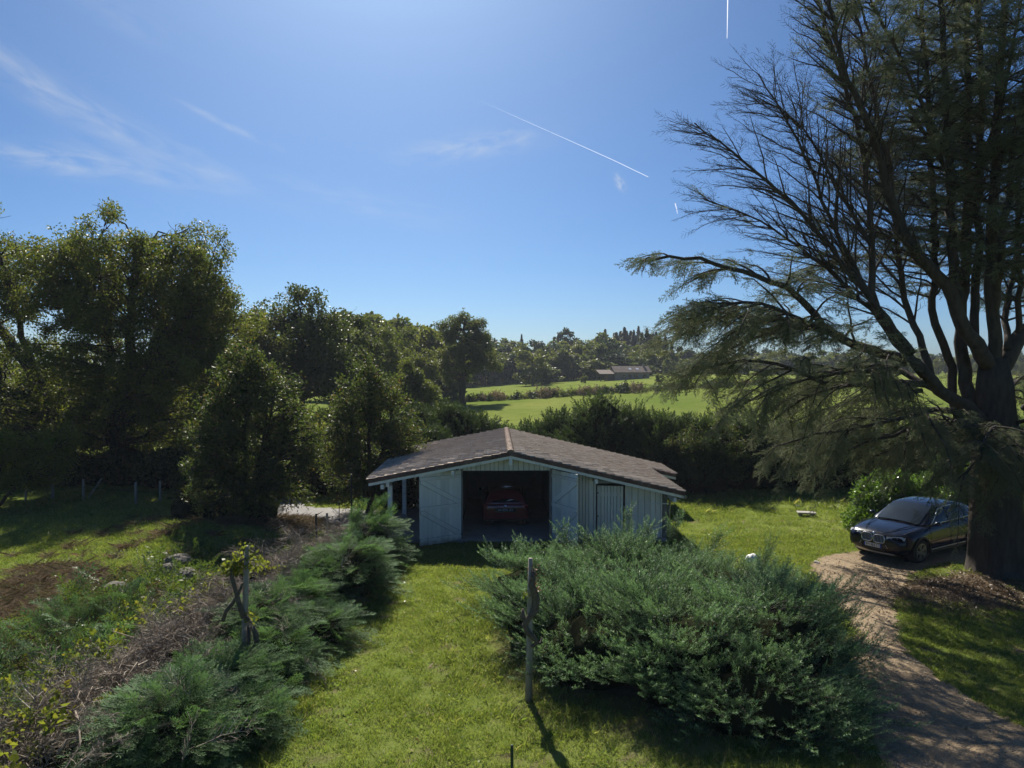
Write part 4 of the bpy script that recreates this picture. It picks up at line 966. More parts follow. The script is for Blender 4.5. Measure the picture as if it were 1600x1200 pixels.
# broom and cypress screen behind the garage and lawn
SCR = [(655, 36, 640, 70), (700, 37, 632, 90), (745, 38, 650, 80), (668, 33, 668, 60), (835, 37, 664, 90), (880, 36, 645, 90), (942, 34, 617, 105), (995, 34, 640, 80), (1040, 33, 648, 80), (1085, 33, 655, 80), (1130, 33, 650, 80),
       (1180, 33, 655, 90), (1235, 33, 662, 90), (1290, 33, 668, 90), (1350, 34, 672, 90), (1410, 34, 672, 90), (1475, 35, 665, 90), (1545, 36, 660, 100), (1620, 36, 655, 100), (1110, 31.5, 690, 60), (780, 37, 676, 70)]
for i, (px, Y, top, w) in enumerate(SCR):
    x = at(px, 0, Y).x; z = h1(x, Y); ht = at(px, top, Y).z-z; rw = w/FPX*Y/2*1.15
    lab = ['dark shrub of the screen just left of the garage ridge, beside the shiny leaved tree', 'round topped dark shrub beyond the left slope of the garage roof', 'dark shrub rising right behind the garage ridge on its left', 'low dark shrub at the left end of the garage roof behind the shiny leaved tree', 'low dark shrub showing just right of the garage ridge',
           'dark shrub between the ridge and the tallest shrub of the screen', 'tallest dark shrub of the screen behind the garage', 'dark shrub next to the tallest one, on its cedar side', 'dark shrub above the right eave of the garage', 'dark shrub behind the light green climber, garage side',
           'dark shrub directly behind the light green climber', 'dark shrub just past the climber, under the hanging cedar tips', 'dark shrub of the screen behind the raised garden slab', 'dark shrub of the screen between garden slab and laurel', 'dark shrub of the screen behind the left end of the laurel',
           'dark shrub of the screen behind the parked dark car', 'dark shrub of the screen behind the laurel and the black cedar stem', 'dark shrub of the screen just left of the cedar trunk', 'dark shrub of the screen beyond the cedar trunk', 'low dark shrub in front of the screen below the climber', 'dark shrub low behind the garage ridge against the meadow'][i]
    r = empty('screen_shrub', (x, Y, z), cat='shrub', label=lab, group='dark shrubs of the screen behind the garage')
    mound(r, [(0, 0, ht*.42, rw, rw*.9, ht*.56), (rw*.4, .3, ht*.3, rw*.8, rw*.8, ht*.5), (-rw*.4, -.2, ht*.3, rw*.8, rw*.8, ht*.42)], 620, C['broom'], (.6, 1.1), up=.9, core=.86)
# lighter climber patch on the screen
r = empty('climbing_plant', (at(1110, 0, 31).x, 31, 0), label='light green leafy climber spilling over the dark screen beside the cedar tips', cat='climber')
ox, oy = at(1110, 0, 31).x, 31
broadleaf(r, 3, [B(1085, 690, 31, .9, .5, .6), B(1130, 680, 31, .9, .5, .8), B(1150, 720, 31, .7, .5, .8), B(1095, 730, 30.8, .4, .4, .4)], 34, .35, 5, C['fresh'], [[(0, 0, 0), (.1, .3, 1.6), (.2, .2, 2.6)]], .04, 'thin_bark', (.5, .8), .03)
# laurel behind the blue car
o_ = (at(1400, 0, 25.2).x, 25.2)
LR = empty('laurel_bush', (*o_, 0), label='glossy green laurel bush behind the dark parked car', cat='bush')
def BB(px, py, Y, rx, ry, rz): p = at(px, py, Y); return (p.x-o_[0], p.y-o_[1], p.z, rx, ry, rz)
broadleaf(LR, 2, [BB(1360, 795, 24.6, .62, .8, .75), BB(1385, 775, 25, .9, .9, .8), BB(1440, 775, 25.4, 1.2, 1, .85), BB(1500, 765, 25.8, 1.2, 1, 1.0), BB(1350, 815, 24.4, .45, .5, .4)], 170, .30, 12, C['glossy'],
          [[(0, 0, 0), (-.3, 0, .8), (-.6, 0, 1.4)], [(0, 0, 0), (.5, 0, .9), (1.2, 0, 1.6)], [(0, 0, 0), (1.2, .2, .7), (2.4, .3, 1.5)]], .06, 'thin_bark', (.75, 1.1), .03, .3, 1.)
mound(LR, [BB(1375, 800, 25, .75, .7, .8), BB(1440, 790, 25.4, 1.1, .8, .9), BB(1500, 785, 25.8, 1.1, .8, 1.)], 1, C['broom'], (.1, .2), core=.75)
# undergrowth that closes the left side under the trees
for i, (px, Y, top, w) in enumerate(((-40, 33, 700, 120), (40, 34, 705, 120), (110, 34, 700, 110), (185, 34, 690, 110), (255, 33, 690, 110), (325, 32, 690, 110), (395, 31.5, 700, 100), (455, 31, 700, 90), (515, 31, 690, 90), (575, 31, 700, 90), (630, 32, 690, 80), (310, 29, 730, 80), (612, 27.6, 715, 46))):  # the last shrub is added to darken the sunlit porch gap
    x = at(px, 0, Y).x; z = h1(x, Y); ht = at(px, top, Y).z-z; rw = w/FPX*Y/2*1.1
    lab = ['undergrowth shrub at the far left edge under the leaning oak', 'undergrowth shrub behind the dark post of the wire fence', 'undergrowth shrub behind the leaning oak trunk', 'undergrowth shrub behind the tall oak trunk', 'undergrowth shrub behind the pale fence post',
           'undergrowth shrub left behind the loose leaved tree', 'undergrowth shrub straight behind the loose leaved tree trunk', 'undergrowth shrub above the left end of the lane', 'undergrowth shrub above the middle of the lane', 'undergrowth shrub behind the shiny leaved tree trunk', 'undergrowth shrub beside the garage porch', 'small undergrowth shrub in front of the others near the loose leaved tree', 'narrow shrub added right behind the porch posts to darken the gap'][i]
    r = empty('undergrowth_shrub', (x, Y, z), label=lab, cat='shrub', group='undergrowth shrubs below the trees')
    mound(r, [(0, 0, ht*.4, rw, rw*.8, ht*.55), (rw*.5, .2, ht*.3, rw*.8, rw*.7, ht*.45)], 300, C['dark'], (.7, 1.2), up=.6, core=.8)
for k, (px, py, Y, w, lab) in enumerate(((300, 800, 25.6, .9, 'low dark bramble at the foot of the loose leaved tree, the one toward the lawn'), (350, 800, 25.2, .9, 'low dark bramble directly below the loose leaved tree'), (405, 815, 24.6, .75, 'reddish dry bramble at the end of the lane below the loose leaved tree'))):
    p = at(px, py, Y); r = empty('bramble_bush', (p.x, Y, h1(p.x, Y)), label=lab, cat='bramble')
    mound(r, [(0, 0, .3, w, w*.8, .75-.15*k)], 260, C['fern'] if k == 2 else C['ivy'], (.6, 1.1) if k < 2 else (.3, .5), up=.5, core=.8)

# ================================================================== THE CEDAR
def cedar():
    ox, oy = 12.55, 18.7; z0 = h1(ox, oy)-.1
    root = empty('cedar_tree', (ox, oy, z0), label='huge half bare cedar with many upright stems beside the drive', cat='tree')
    def Q(px, py, Y): p = at(px, py, Y); return np.array([p.x-ox, p.y-oy, p.z-z0])
    # trunk with buttressed foot
    tr = MB(); n = 22; ring = []
    prof = [(1558, 925, 18.6, .78), (1558, 905, 18.65, .68), (1558, 870, 18.7, .63), (1558, 800, 18.7, .60), (1558, 730, 18.7, .56), (1558, 680, 18.7, .52), (1557, 640, 18.7, .45), (1555, 600, 18.7, .42), (1552, 560, 18.7, .30)]
    for j, (px, py, Y, r) in enumerate(prof):
        c = Q(px, py, Y) if j else np.array([Q(1552, 905, 18.65)[0], 0, -.1])
        for k in range(n):
            a = 2*math.pi*k/n; fl = 1+.10*math.sin(a*5+.6)*(1 if j < 4 else .7)+.05*math.sin(a*11+j*.4)+.12*math.sin(3*a+1)*max(0, 1-j/4)
            tr.v.append((c[0]+r*fl*math.cos(a), c[1]+r*fl*math.sin(a), c[2]))
    for j in range(len(prof)-1):
        for k in range(n): a = j*n+k; b = j*n+(k+1) % n; tr.f.append((a, b, b+n, a+n))
    tr.f.append(tuple((len(prof)-1)*n+k for k in range(n)))
    tr.build('trunk', M['cedar_bark'], root, smooth=True)
    # limbs read off the tree: (points px,py,depth), start radius, end radius, kind, foliage share, droop
    LB = [
     ([(1535, 655, 18.6), (1500, 627, 18.2), (1470, 610, 18), (1445, 587, 17.8), (1425, 560, 17.6), (1368, 552, 17.4), (1320, 532, 17.2), (1292, 516, 17), (1256, 472, 16.8), (1220, 440, 16.6), (1172, 428, 16.5), (1132, 416, 16.4), (1092, 404, 16.3), (1040, 398, 16.2), (1000, 408, 16.1)], .24, .03, .9, .5),
     ([(1320, 532, 17.2), (1296, 518, 17.4), (1240, 504, 17.6), (1184, 492, 17.8), (1128, 492, 18), (1080, 512, 18.1), (1040, 540, 18.2)], .12, .02, .8, .6),
     ([(1292, 516, 17.2), (1250, 500, 16.6), (1200, 474, 16.2), (1150, 470, 16), (1110, 485, 15.8), (1075, 500, 15.7)], .09, .02, .8, .6),
     ([(1445, 600, 17.9), (1420, 600, 17.4), (1360, 598, 17), (1304, 604, 16.6), (1250, 625, 16.4), (1210, 655, 16.3)], .12, .03, 1., .8),
     ([(1470, 612, 18.2), (1400, 575, 19), (1340, 570, 19.6), (1270, 590, 20), (1200, 610, 20.2), (1140, 640, 20.4)], .12, .03, 1., .8),
     ([(1500, 640, 18.8), (1440, 640, 19.6), (1380, 645, 20.3), (1310, 660, 20.8), (1240, 690, 21.2)], .12, .03, 1., .9),
     ([(1530, 660, 18.4), (1480, 660, 17.4), (1420, 670, 16.8), (1360, 690, 16.4), (1300, 715, 16.2)], .11, .03, 1., .9),
     ([(1290, 600, 17.), (1240, 575, 16.6), (1170, 560, 16.4), (1110, 570, 16.3), (1060, 590, 16.2)], .07, .02, 1., .8),
     ([(1560, 690, 18.2), (1540, 700, 17.), (1520, 720, 16.2), (1500, 760, 15.8)], .10, .03, 1., 1.),
     ([(1575, 680, 18.2), (1585, 690, 16.8), (1600, 705, 15.8), (1625, 740, 15.2)], .12, .03, 1., .9),
     ([(1540, 680, 18.4), (1500, 690, 17.6), (1460, 705, 17.2), (1430, 730, 17)], .09, .02, 1., .9),
     ([(1400, 575, 17.5), (1350, 580, 16.6), (1290, 585, 16.), (1230, 600, 15.6), (1180, 625, 15.4)], .08, .02, 1., 1.),
     ([(1460, 640, 17.8), (1400, 655, 17.), (1340, 670, 16.6), (1270, 680, 16.3), (1200, 700, 16.2)], .08, .02, 1., 1.),
     ([(1440, 610, 18.6), (1370, 620, 19.2), (1290, 640, 19.6), (1220, 665, 19.8)], .08, .02, 1., 1.),
     ([(1500, 660, 18), (1450, 680, 17.9), (1400, 700, 17.9), (1350, 720, 18)], .07, .02, 1., .9),
     ([(1560, 670, 18), (1555, 665, 17.1), (1545, 675, 16.4), (1530, 700, 15.9)], .07, .02, 1., 1.),
     ([(1590, 660, 18), (1610, 655, 17.1), (1630, 670, 16.4), (1640, 700, 15.9)], .07, .02, 1., 1.),
     ([(1250, 510, 17.6), (1200, 520, 17.2), (1150, 540, 17), (1110, 565, 16.9), (1085, 600, 16.9)], .06, .02, .9, .9),
     # left fan of half bare stems
     ([(1425, 552, 17.7), (1400, 520, 17.6), (1372, 480, 17.5), (1340, 440, 17.5), (1300, 390, 17.4), (1255, 335, 17.3), (1200, 285, 17.2), (1150, 240, 17.1), (1085, 192, 17)], .13, .018, .0, 0.),
     ([(1400, 520, 17.6), (1345, 470, 18), (1290, 420, 18.2), (1240, 380, 18.4), (1190, 345, 18.5), (1140, 325, 18.6), (1100, 312, 18.6)], .09, .016, .05, .05),
     ([(1445, 587, 17.8), (1400, 535, 17.9), (1368, 480, 18), (1360, 430, 18), (1360, 340, 18), (1352, 260, 18), (1335, 180, 18), (1310, 100, 18), (1280, 20, 18), (1262, -60, 18)], .15, .03, .0, 0.),
     ([(1368, 480, 18), (1325, 400, 17.8), (1290, 330, 17.7), (1262, 250, 17.6), (1225, 180, 17.5), (1185, 115, 17.4)], .09, .016, .0, 0.),
     ([(1360, 380, 18), (1310, 300, 18.4), (1275, 230, 18.7), (1240, 180, 18.9), (1180, 150, 19)], .08, .016, .0, 0.),
     ([(1455, 590, 18.2), (1445, 550, 18.3), (1425, 500, 18.6), (1405, 430, 18.8), (1400, 340, 19), (1385, 250, 19), (1365, 150, 19), (1345, 60, 19), (1330, -40, 19)], .12, .03, .15, .1),
     # black upright stem and the leaning limb off it
     ([(1500, 655, 19.4), (1489, 640, 19.5), (1489, 600, 19.5), (1486, 555, 19.4), (1467, 520, 19.2), (1452, 498, 19.2), (1460, 460, 19.2), (1460, 380, 19.3), (1457, 280, 19.4), (1450, 160, 19.5), (1440, 40, 19.5), (1432, -80, 19.5)], .16, .05, .45, .2),
     ([(1545, 570, 18.6), (1507, 512, 18.3), (1495, 475, 18.2), (1475, 435, 18.1), (1432, 400, 18), (1405, 350, 17.9), (1385, 280, 17.8), (1360, 200, 17.7), (1320, 120, 17.6), (1300, 40, 17.5), (1290, -60, 17.5)], .26, .04, .2, .1),
     ([(1500, 485, 18.3), (1492, 440, 18.4), (1488, 380, 18.5), (1485, 280, 18.6), (1478, 160, 18.6), (1470, 20, 18.6), (1465, -120, 18.6)], .17, .06, .5, .2),
     ([(1520, 640, 19.), (1505, 590, 19.2), (1500, 520, 19.4), (1506, 440, 19.5), (1508, 380, 19.6), (1512, 260, 19.7), (1510, 120, 19.8), (1505, -40, 19.8)], .24, .07, .6, .2),
     ([(1530, 560, 18.9), (1520, 505, 19), (1527, 430, 19), (1527, 340, 19.), (1535, 200, 19), (1530, 60, 19), (1525, -100, 19)], .15, .06, .6, .2),
     ([(1552, 580, 18.7), (1554, 520, 18.5), (1548, 480, 18.4), (1549, 400, 18.3), (1552, 280, 18.2), (1560, 140, 18.1), (1570, -20, 18), (1575, -140, 18)], .22, .07, .6, .2),
     ([(1552, 490, 18.4), (1562, 430, 18.), (1566, 370, 17.8), (1580, 260, 17.6), (1600, 140, 17.4), (1625, 0, 17.2)], .14, .05, .7, .3),
     ([(1556, 585, 18.7), (1575, 545, 18.8), (1600, 522, 18.9), (1640, 480, 19), (1690, 400, 19.2), (1730, 280, 19.4), (1750, 140, 19.5)], .30, .08, .7, .3),
     ([(1590, 530, 18.9), (1592, 470, 18.6), (1590, 380, 18.4), (1592, 280, 18.2), (1610, 150, 18), (1620, 0, 18)], .10, .04, .6, .3),
     ([(1575, 545, 18.6), (1570, 500, 19.4), (1580, 440, 19.8), (1600, 360, 20.2), (1640, 260, 20.5), (1660, 120, 20.7)], .12, .04, .7, .3),
     # limbs going back and forward out of the stems carry the dark green top
     ([(1500, 440, 19), (1520, 330, 20.5), (1530, 220, 21.5), (1500, 100, 22.3), (1470, 0, 22.8)], .12, .03, .9, .3),
     ([(1500, 300, 18.6), (1440, 200, 19.5), (1390, 110, 20.2), (1350, 30, 20.6), (1330, -40, 20.8)], .09, .03, .9, .3),
     ([(1520, 300, 19), (1560, 180, 18), (1580, 80, 17.4), (1600, -20, 17)], .09, .03, 1., .3),
     ([(1485, 250, 18.6), (1430, 140, 18), (1390, 60, 17.6), (1350, -20, 17.4)], .08, .03, .9, .3),
     ([(1460, 330, 19.3), (1420, 300, 20.2), (1370, 270, 21), (1310, 250, 21.5)], .07, .02, .8, .3),
     ([(1460, 420, 19.3), (1400, 400, 20.4), (1340, 400, 21.2), (1280, 420, 21.8), (1220, 450, 22.2)], .07, .02, .9, .5),
     ([(1600, 640, 18.8), (1650, 600, 18.2), (1720, 590, 17.6), (1800, 620, 17)], .14, .04, 1., .6),
     ([(1560, 640, 19.2), (1580, 600, 20.6), (1600, 590, 22), (1620, 600, 23.2)], .14, .04, 1., .6),
    ]
    limbs = MB(); SP = []; SR = []; anchors = []                    # secondaries
    for pts, r0, r1, leafy, droop in LB:
        if leafy >= .8 and droop >= .8 and pts[-1][1] < 745 and pts[-1][0] < 1450: pts = [(p[0], p[1], p[2]+1.9*i_/(len(pts)-1)) for i_, p in enumerate(pts)]
        A = np.array([Q(*p) for p in pts]); seg = np.linalg.norm(np.diff(A, axis=0), axis=1); cum = np.concatenate([[0], np.cumsum(seg)]); tot = cum[-1]
        k = max(6, int(tot/.35)); t = np.linspace(0, tot, k); P = np.stack([np.interp(t, cum, A[:, i]) for i in range(3)], 1)
        Pk = P.copy(); Pk[1:-1] = (P[:-2]+P[1:-1]*2+P[2:])/4; Pk[1:-1] += rng.normal(size=(k-2, 3))*min(.03, r0*.2)
        r0 *= .82; rr = r0+(r1*.85-r0)*(t/tot)**.75
        m = MB().tube(Pk.tolist(), rr.tolist(), 8); m.build('limb', M['cedar_bark'], root, smooth=True)
        T = np.gradient(Pk, axis=0); T /= np.linalg.norm(T, axis=1, keepdims=True)
        s0 = .28 if r0 > .12 else .15
        step = .15 if leafy < .3 else (.15 if Pk[-1][2] > 9 else .30) if leafy > .85 else .14
        for d in np.arange(tot*s0, tot, step):
            i = min(k-1, int(d/tot*(k-1))); u = d/tot; tg = T[i]
            hz = rng.normal(size=3); hz[2] *= .35; hz -= tg*hz.dot(tg)*.8; hz /= np.linalg.norm(hz)+1e-6
            out = np.array([Pk[i][0]-0, Pk[i][1], 0]); out /= np.linalg.norm(out)+1e-6
            if leafy < .3: dr = tg*.75+hz*.6+np.array([-.18, 0, .12]); L = (1.0+1.5*(1-u))*rng.uniform(.6, 1.2)
            else: dr = tg*.35+hz*.85+out*.35; dr[2] = dr[2]*.5+.12; L = (.8+1.5*(1-u)**.7)*rng.uniform(.6, 1.25)
            dr /= np.linalg.norm(dr); K = 7; q = np.linspace(0, 1, K)[:, None]
            C_ = Pk[i]+dr*L*q+np.array([0, 0, 1.])*(-droop*.55*L*q**2+.05*L*(1-q)*q); C_ += np.cumsum(rng.normal(size=(K, 3))*.03*L*.5, 0)*(q > 0)
            SP.append(C_); SR.append(np.linspace(min(.032, rr[i]*.6), .007, K)); anchors.append((leafy, droop))
    SP = np.array(SP); SR = np.array(SR)
    v, f = tubes(SP, SR, 5); tag(link('branches', npmesh('branches', v, f, M['cedar_bark'], smooth=True), None, root), kind='stuff')
    # tertiary twigs and sprays
    TPs = []; TR = []; tw = ([], [], [], []); ne = ([], [], [], [])
    for C_, (leafy, droop) in zip(SP, anchors):
        Lb = np.linalg.norm(C_[-1]-C_[0]); nt = max(4, int(Lb/.135)); tg = np.gradient(C_, axis=0); tg /= np.linalg.norm(tg, axis=1, keepdims=True)
        for j in range(nt):
            u = .12+.88*(j+.5)/nt; i = min(5, int(u*6)); p = C_[i]+(C_[i+1]-C_[i])*(u*6-i); d0 = tg[i]
            sd = np.cross(d0, [0, 0, 1.]); sd /= np.linalg.norm(sd)+1e-6
            d = d0*.7+sd*(.75 if j % 2 else -.75)*rng.uniform(.6, 1.2)+np.array([0, 0, rng.normal()*.2]); d[2] -= droop*.4; d /= np.linalg.norm(d)
            L = .55*(1-.45*u)*rng.uniform(.6, 1.3)
            target = ne if rng.uniform() < leafy else tw
            target[0].append(p); target[1].append(d); target[2].append(np.array([0, 0, 1.])+rng.normal(size=3)*.25); target[3].append(L*(1.15 if target is tw else 1.))
            if target is ne and rng.uniform() < (.55 if droop > .7 else .6):
                d2 = d.copy(); d2[2] -= .3+droop*1.1; target[0].append(p); target[1].append(d2+rng.normal(size=3)*.15); target[2].append(rng.normal(size=3)+np.array([0, 0, .3])); target[3].append(L*(.9+.35*droop))
        target = ne if rng.uniform() < leafy else tw
        target[0].append(C_[-1]); target[1].append(tg[-1]); target[2].append(rng.normal(size=3)); target[3].append(.5)
    for (P, D, U_, S_), nm, cl in ((tw, 'twigs', C['twig']), (ne, 'needles', C['cedar'])):
        scatter(nm, np.array(P), basis_euler(np.array(D), np.array(U_)), np.array(S_), cl, root)
    print('cedar', len(SP), len(tw[0]), len(ne[0]))
cedar()

# ================================================================== CARS
M['navy'] = paint('navy_paint', (.005, .007, .016), rough=.2, spec=.3, coat=.3)
M['red'] = paint('red_paint', (.17, .010, .022), rough=.25, spec=.5, coat=.8)
M['black'] = paint('black_plastic', (.014, .014, .015), rough=.55)
M['tyre'] = paint('tyre', (.018, .018, .018), rough=.85)
M['rim'] = paint('rim_silver', (.42, .43, .44), rough=.3, metal=.9)
M['chrome'] = paint('chrome', (.75, .75, .76), rough=.12, metal=1.)
M['silver'] = paint('silver_plastic', (.40, .41, .42), rough=.35, metal=.6)
M['carglass'] = paint('car_glass', (.010, .013, .015), rough=.05, spec=.5)
M['plate_w'] = paint('plate_white', (.68, .68, .66), rough=.4)
M['plate_b'] = paint('plate_blue', (.02, .06, .35), rough=.4)
M['plate_k'] = paint('plate_black', (.02, .02, .022), rough=.4)
M['lampglass'] = paint('lamp_glass', (.80, .82, .85), (.45, .47, .50), rough=.12, scale=14, coat=1.)
M['lampred'] = paint('tail_lamp', (.50, .02, .02), rough=.12, coat=1.)
M['emb_blue'] = paint('emblem_blue', (.03, .15, .50), rough=.3)
M['cloth'] = paint('pale_cloth', (.45, .50, .55), rough=.8)
def smooth_mesh(mb, mat, level=2, bools=()):
    me = mb.mesh('tmp', None, True); o = bpy.data.objects.new('tmp', me); COL.objects.link(o)
    bm = bmesh.new(); bm.from_mesh(me); bmesh.ops.remove_doubles(bm, verts=bm.verts, dist=.0005); bmesh.ops.recalc_face_normals(bm, faces=bm.faces); bm.to_mesh(me); bm.free()
    if level: m = o.modifiers.new('s', 'SUBSURF'); m.levels = level; m.render_levels = level
    cut = []
    for c in bools:
        cm = c.mesh('cut'); co = bpy.data.objects.new('cut', cm); COL.objects.link(co)
        bm = bmesh.new(); bm.from_mesh(cm); bmesh.ops.remove_doubles(bm, verts=bm.verts, dist=.0005); bmesh.ops.recalc_face_normals(bm, faces=bm.faces); bm.to_mesh(cm); bm.free()
        b = o.modifiers.new('b', 'BOOLEAN'); b.object = co; b.operation = 'DIFFERENCE'; b.solver = 'EXACT'; cut.append(co)
    dg = bpy.context.evaluated_depsgraph_get(); dg.update(); r = bpy.data.meshes.new_from_object(o.evaluated_get(dg))
    for c in cut+[o]: bpy.data.objects.remove(c)
    r.materials.clear(); r.materials.append(M[mat])
    for p in r.polygons: p.use_smooth = True
    return r
def loft_body(st):
    """st rows: x, [(y,z)...] half sections from the bottom middle round to the top middle"""
    mb = MB(); n = len(st[0][1])
    full = []
    for x, sec in st:
        ring = [(x, -y, z) for y, z in sec][::-1] + [(x, y, z) for y, z in sec[1:-1]]
        full.append(ring)
    # ring order: top middle ... bottom middle on -y, then back up on +y
    m = len(full[0])
    for r in full: mb.v += r
    for i in range(len(full)-1):
        for k in range(m): a = i*m+k; b = i*m+(k+1) % m; mb.f.append((a, a+m, b+m, b))
    mb.f.append(tuple(range(m))); mb.f.append(tuple((len(full)-1)*m+k for k in range(m))[::-1]); return mb
def cyl_y(x, z, r, y0, y1, n=28):
    return MB().prism([(x+r*math.cos(2*math.pi*k/n), z+r*math.sin(2*math.pi*k/n)) for k in range(n)], y0, y1, 'y')
def patch(nu, nv, fn):
    mb = MB()
    for i in range(nu+1):
        for j in range(nv+1): mb.v.append(tuple(fn(i/nu, j/nv)))
    for i in range(nu):
        for j in range(nv): a = i*(nv+1)+j; mb.f.append((a, a+1, a+nv+2, a+nv+1))
    return mb
GLY = {'0': ["111", "101", "101", "101", "111"], '2': ["111", "001", "111", "100", "111"], '3': ["111", "001", "111", "001", "111"], '5': ["111", "100", "111", "001", "111"],
       '6': ["111", "100", "111", "101", "111"], 'E': ["111", "100", "111", "100", "111"], 'C': ["111", "100", "100", "100", "111"], 'T': ["111", "010", "010", "010", "010"],
       'M': ["10001", "11011", "10101", "10001", "10001"], 'D': ["110", "101", "101", "101", "110"], 'J': ["001", "001", "001", "101", "111"], 'W': ["10001", "10001", "10101", "11011", "10001"], 'B': ["110", "101", "110", "101", "110"], ' ': ["0", "0", "0", "0", "0"], '-': ["00", "00", "11", "00", "00"]}
def lettering(parent, name, txt, mat, width, h, fn, th=.002):
    """raised characters laid on a surface; fn(u,z) -> point and outward normal"""
    cols = sum(len(GLY[c][0])+1 for c in txt)-1; cw = width/cols; rh = h/5; mb = MB(); x = -width/2
    for c in txt:
        g = GLY[c]
        for r in range(5):
            for k, b in enumerate(g[r]):
                if b == '1':
                    u0, u1 = x+k*cw, x+(k+1.02)*cw; z1 = h/2-r*rh; z0 = z1-rh*1.02
                    ps = [fn(u0, z0), fn(u1, z0), fn(u1, z1), fn(u0, z1)]; mb.add(ps, [(0, 1, 2, 3)])
        x += (len(g[0])+1)*cw
    return mb.build(name, M[mat], parent)
def wheel(root, x, y, r, w, side, rimr=.70, spokes=5, rimmat='rim'):
    e = bpy.data.objects.new('wheel', None); COL.objects.link(e); e.parent = root; e.location = (x, y, r)
    s = side
    prof = [(r*rimr, -w/2), (r*.93, -w/2), (r*.985, -w*.38), (r, -w*.2), (r, w*.2), (r*.985, w*.38), (r*.93, w/2), (r*rimr, w/2), (r*rimr*.97, w*.3), (r*rimr*.95, -w*.3), (r*rimr, -w/2)]
    MB().lathe(prof, 36).build('tyre', M['tyre'], e, smooth=True)
    R0 = r*rimr*.985; b = MB()
    b.lathe([(R0, s*w*.50), (R0*.93, s*w*.50), (R0*.92, s*w*.1), (R0, s*w*.1), (R0, s*w*.50)], 36)
    for k in range(spokes):
        for off in (-.13, .13):
            a0 = 2*math.pi*k/spokes; a1 = a0+off*1.6
            p0 = Vector((math.cos(a0+off*.3)*R0*.14, s*w*.42, math.sin(a0+off*.3)*R0*.14)); p1 = Vector((math.cos(a1)*R0*.95, s*w*.46, math.sin(a1)*R0*.95))
            b.beam(p0, p1, .035, .03, (0, 1, 0))
    b.lathe([(0, s*w*.47), (R0*.16, s*w*.46), (R0*.18, s*w*.36), (0, s*w*.30)], 20)
    b.build('rim', M[rimmat], e, smooth=False)
    MB().lathe([(0, s*w*.05), (R0*.62, s*w*.06), (R0*.62, s*w*.0), (0, -s*w*.02)], 28).build('brake_disc', M['black'], e)
    return e
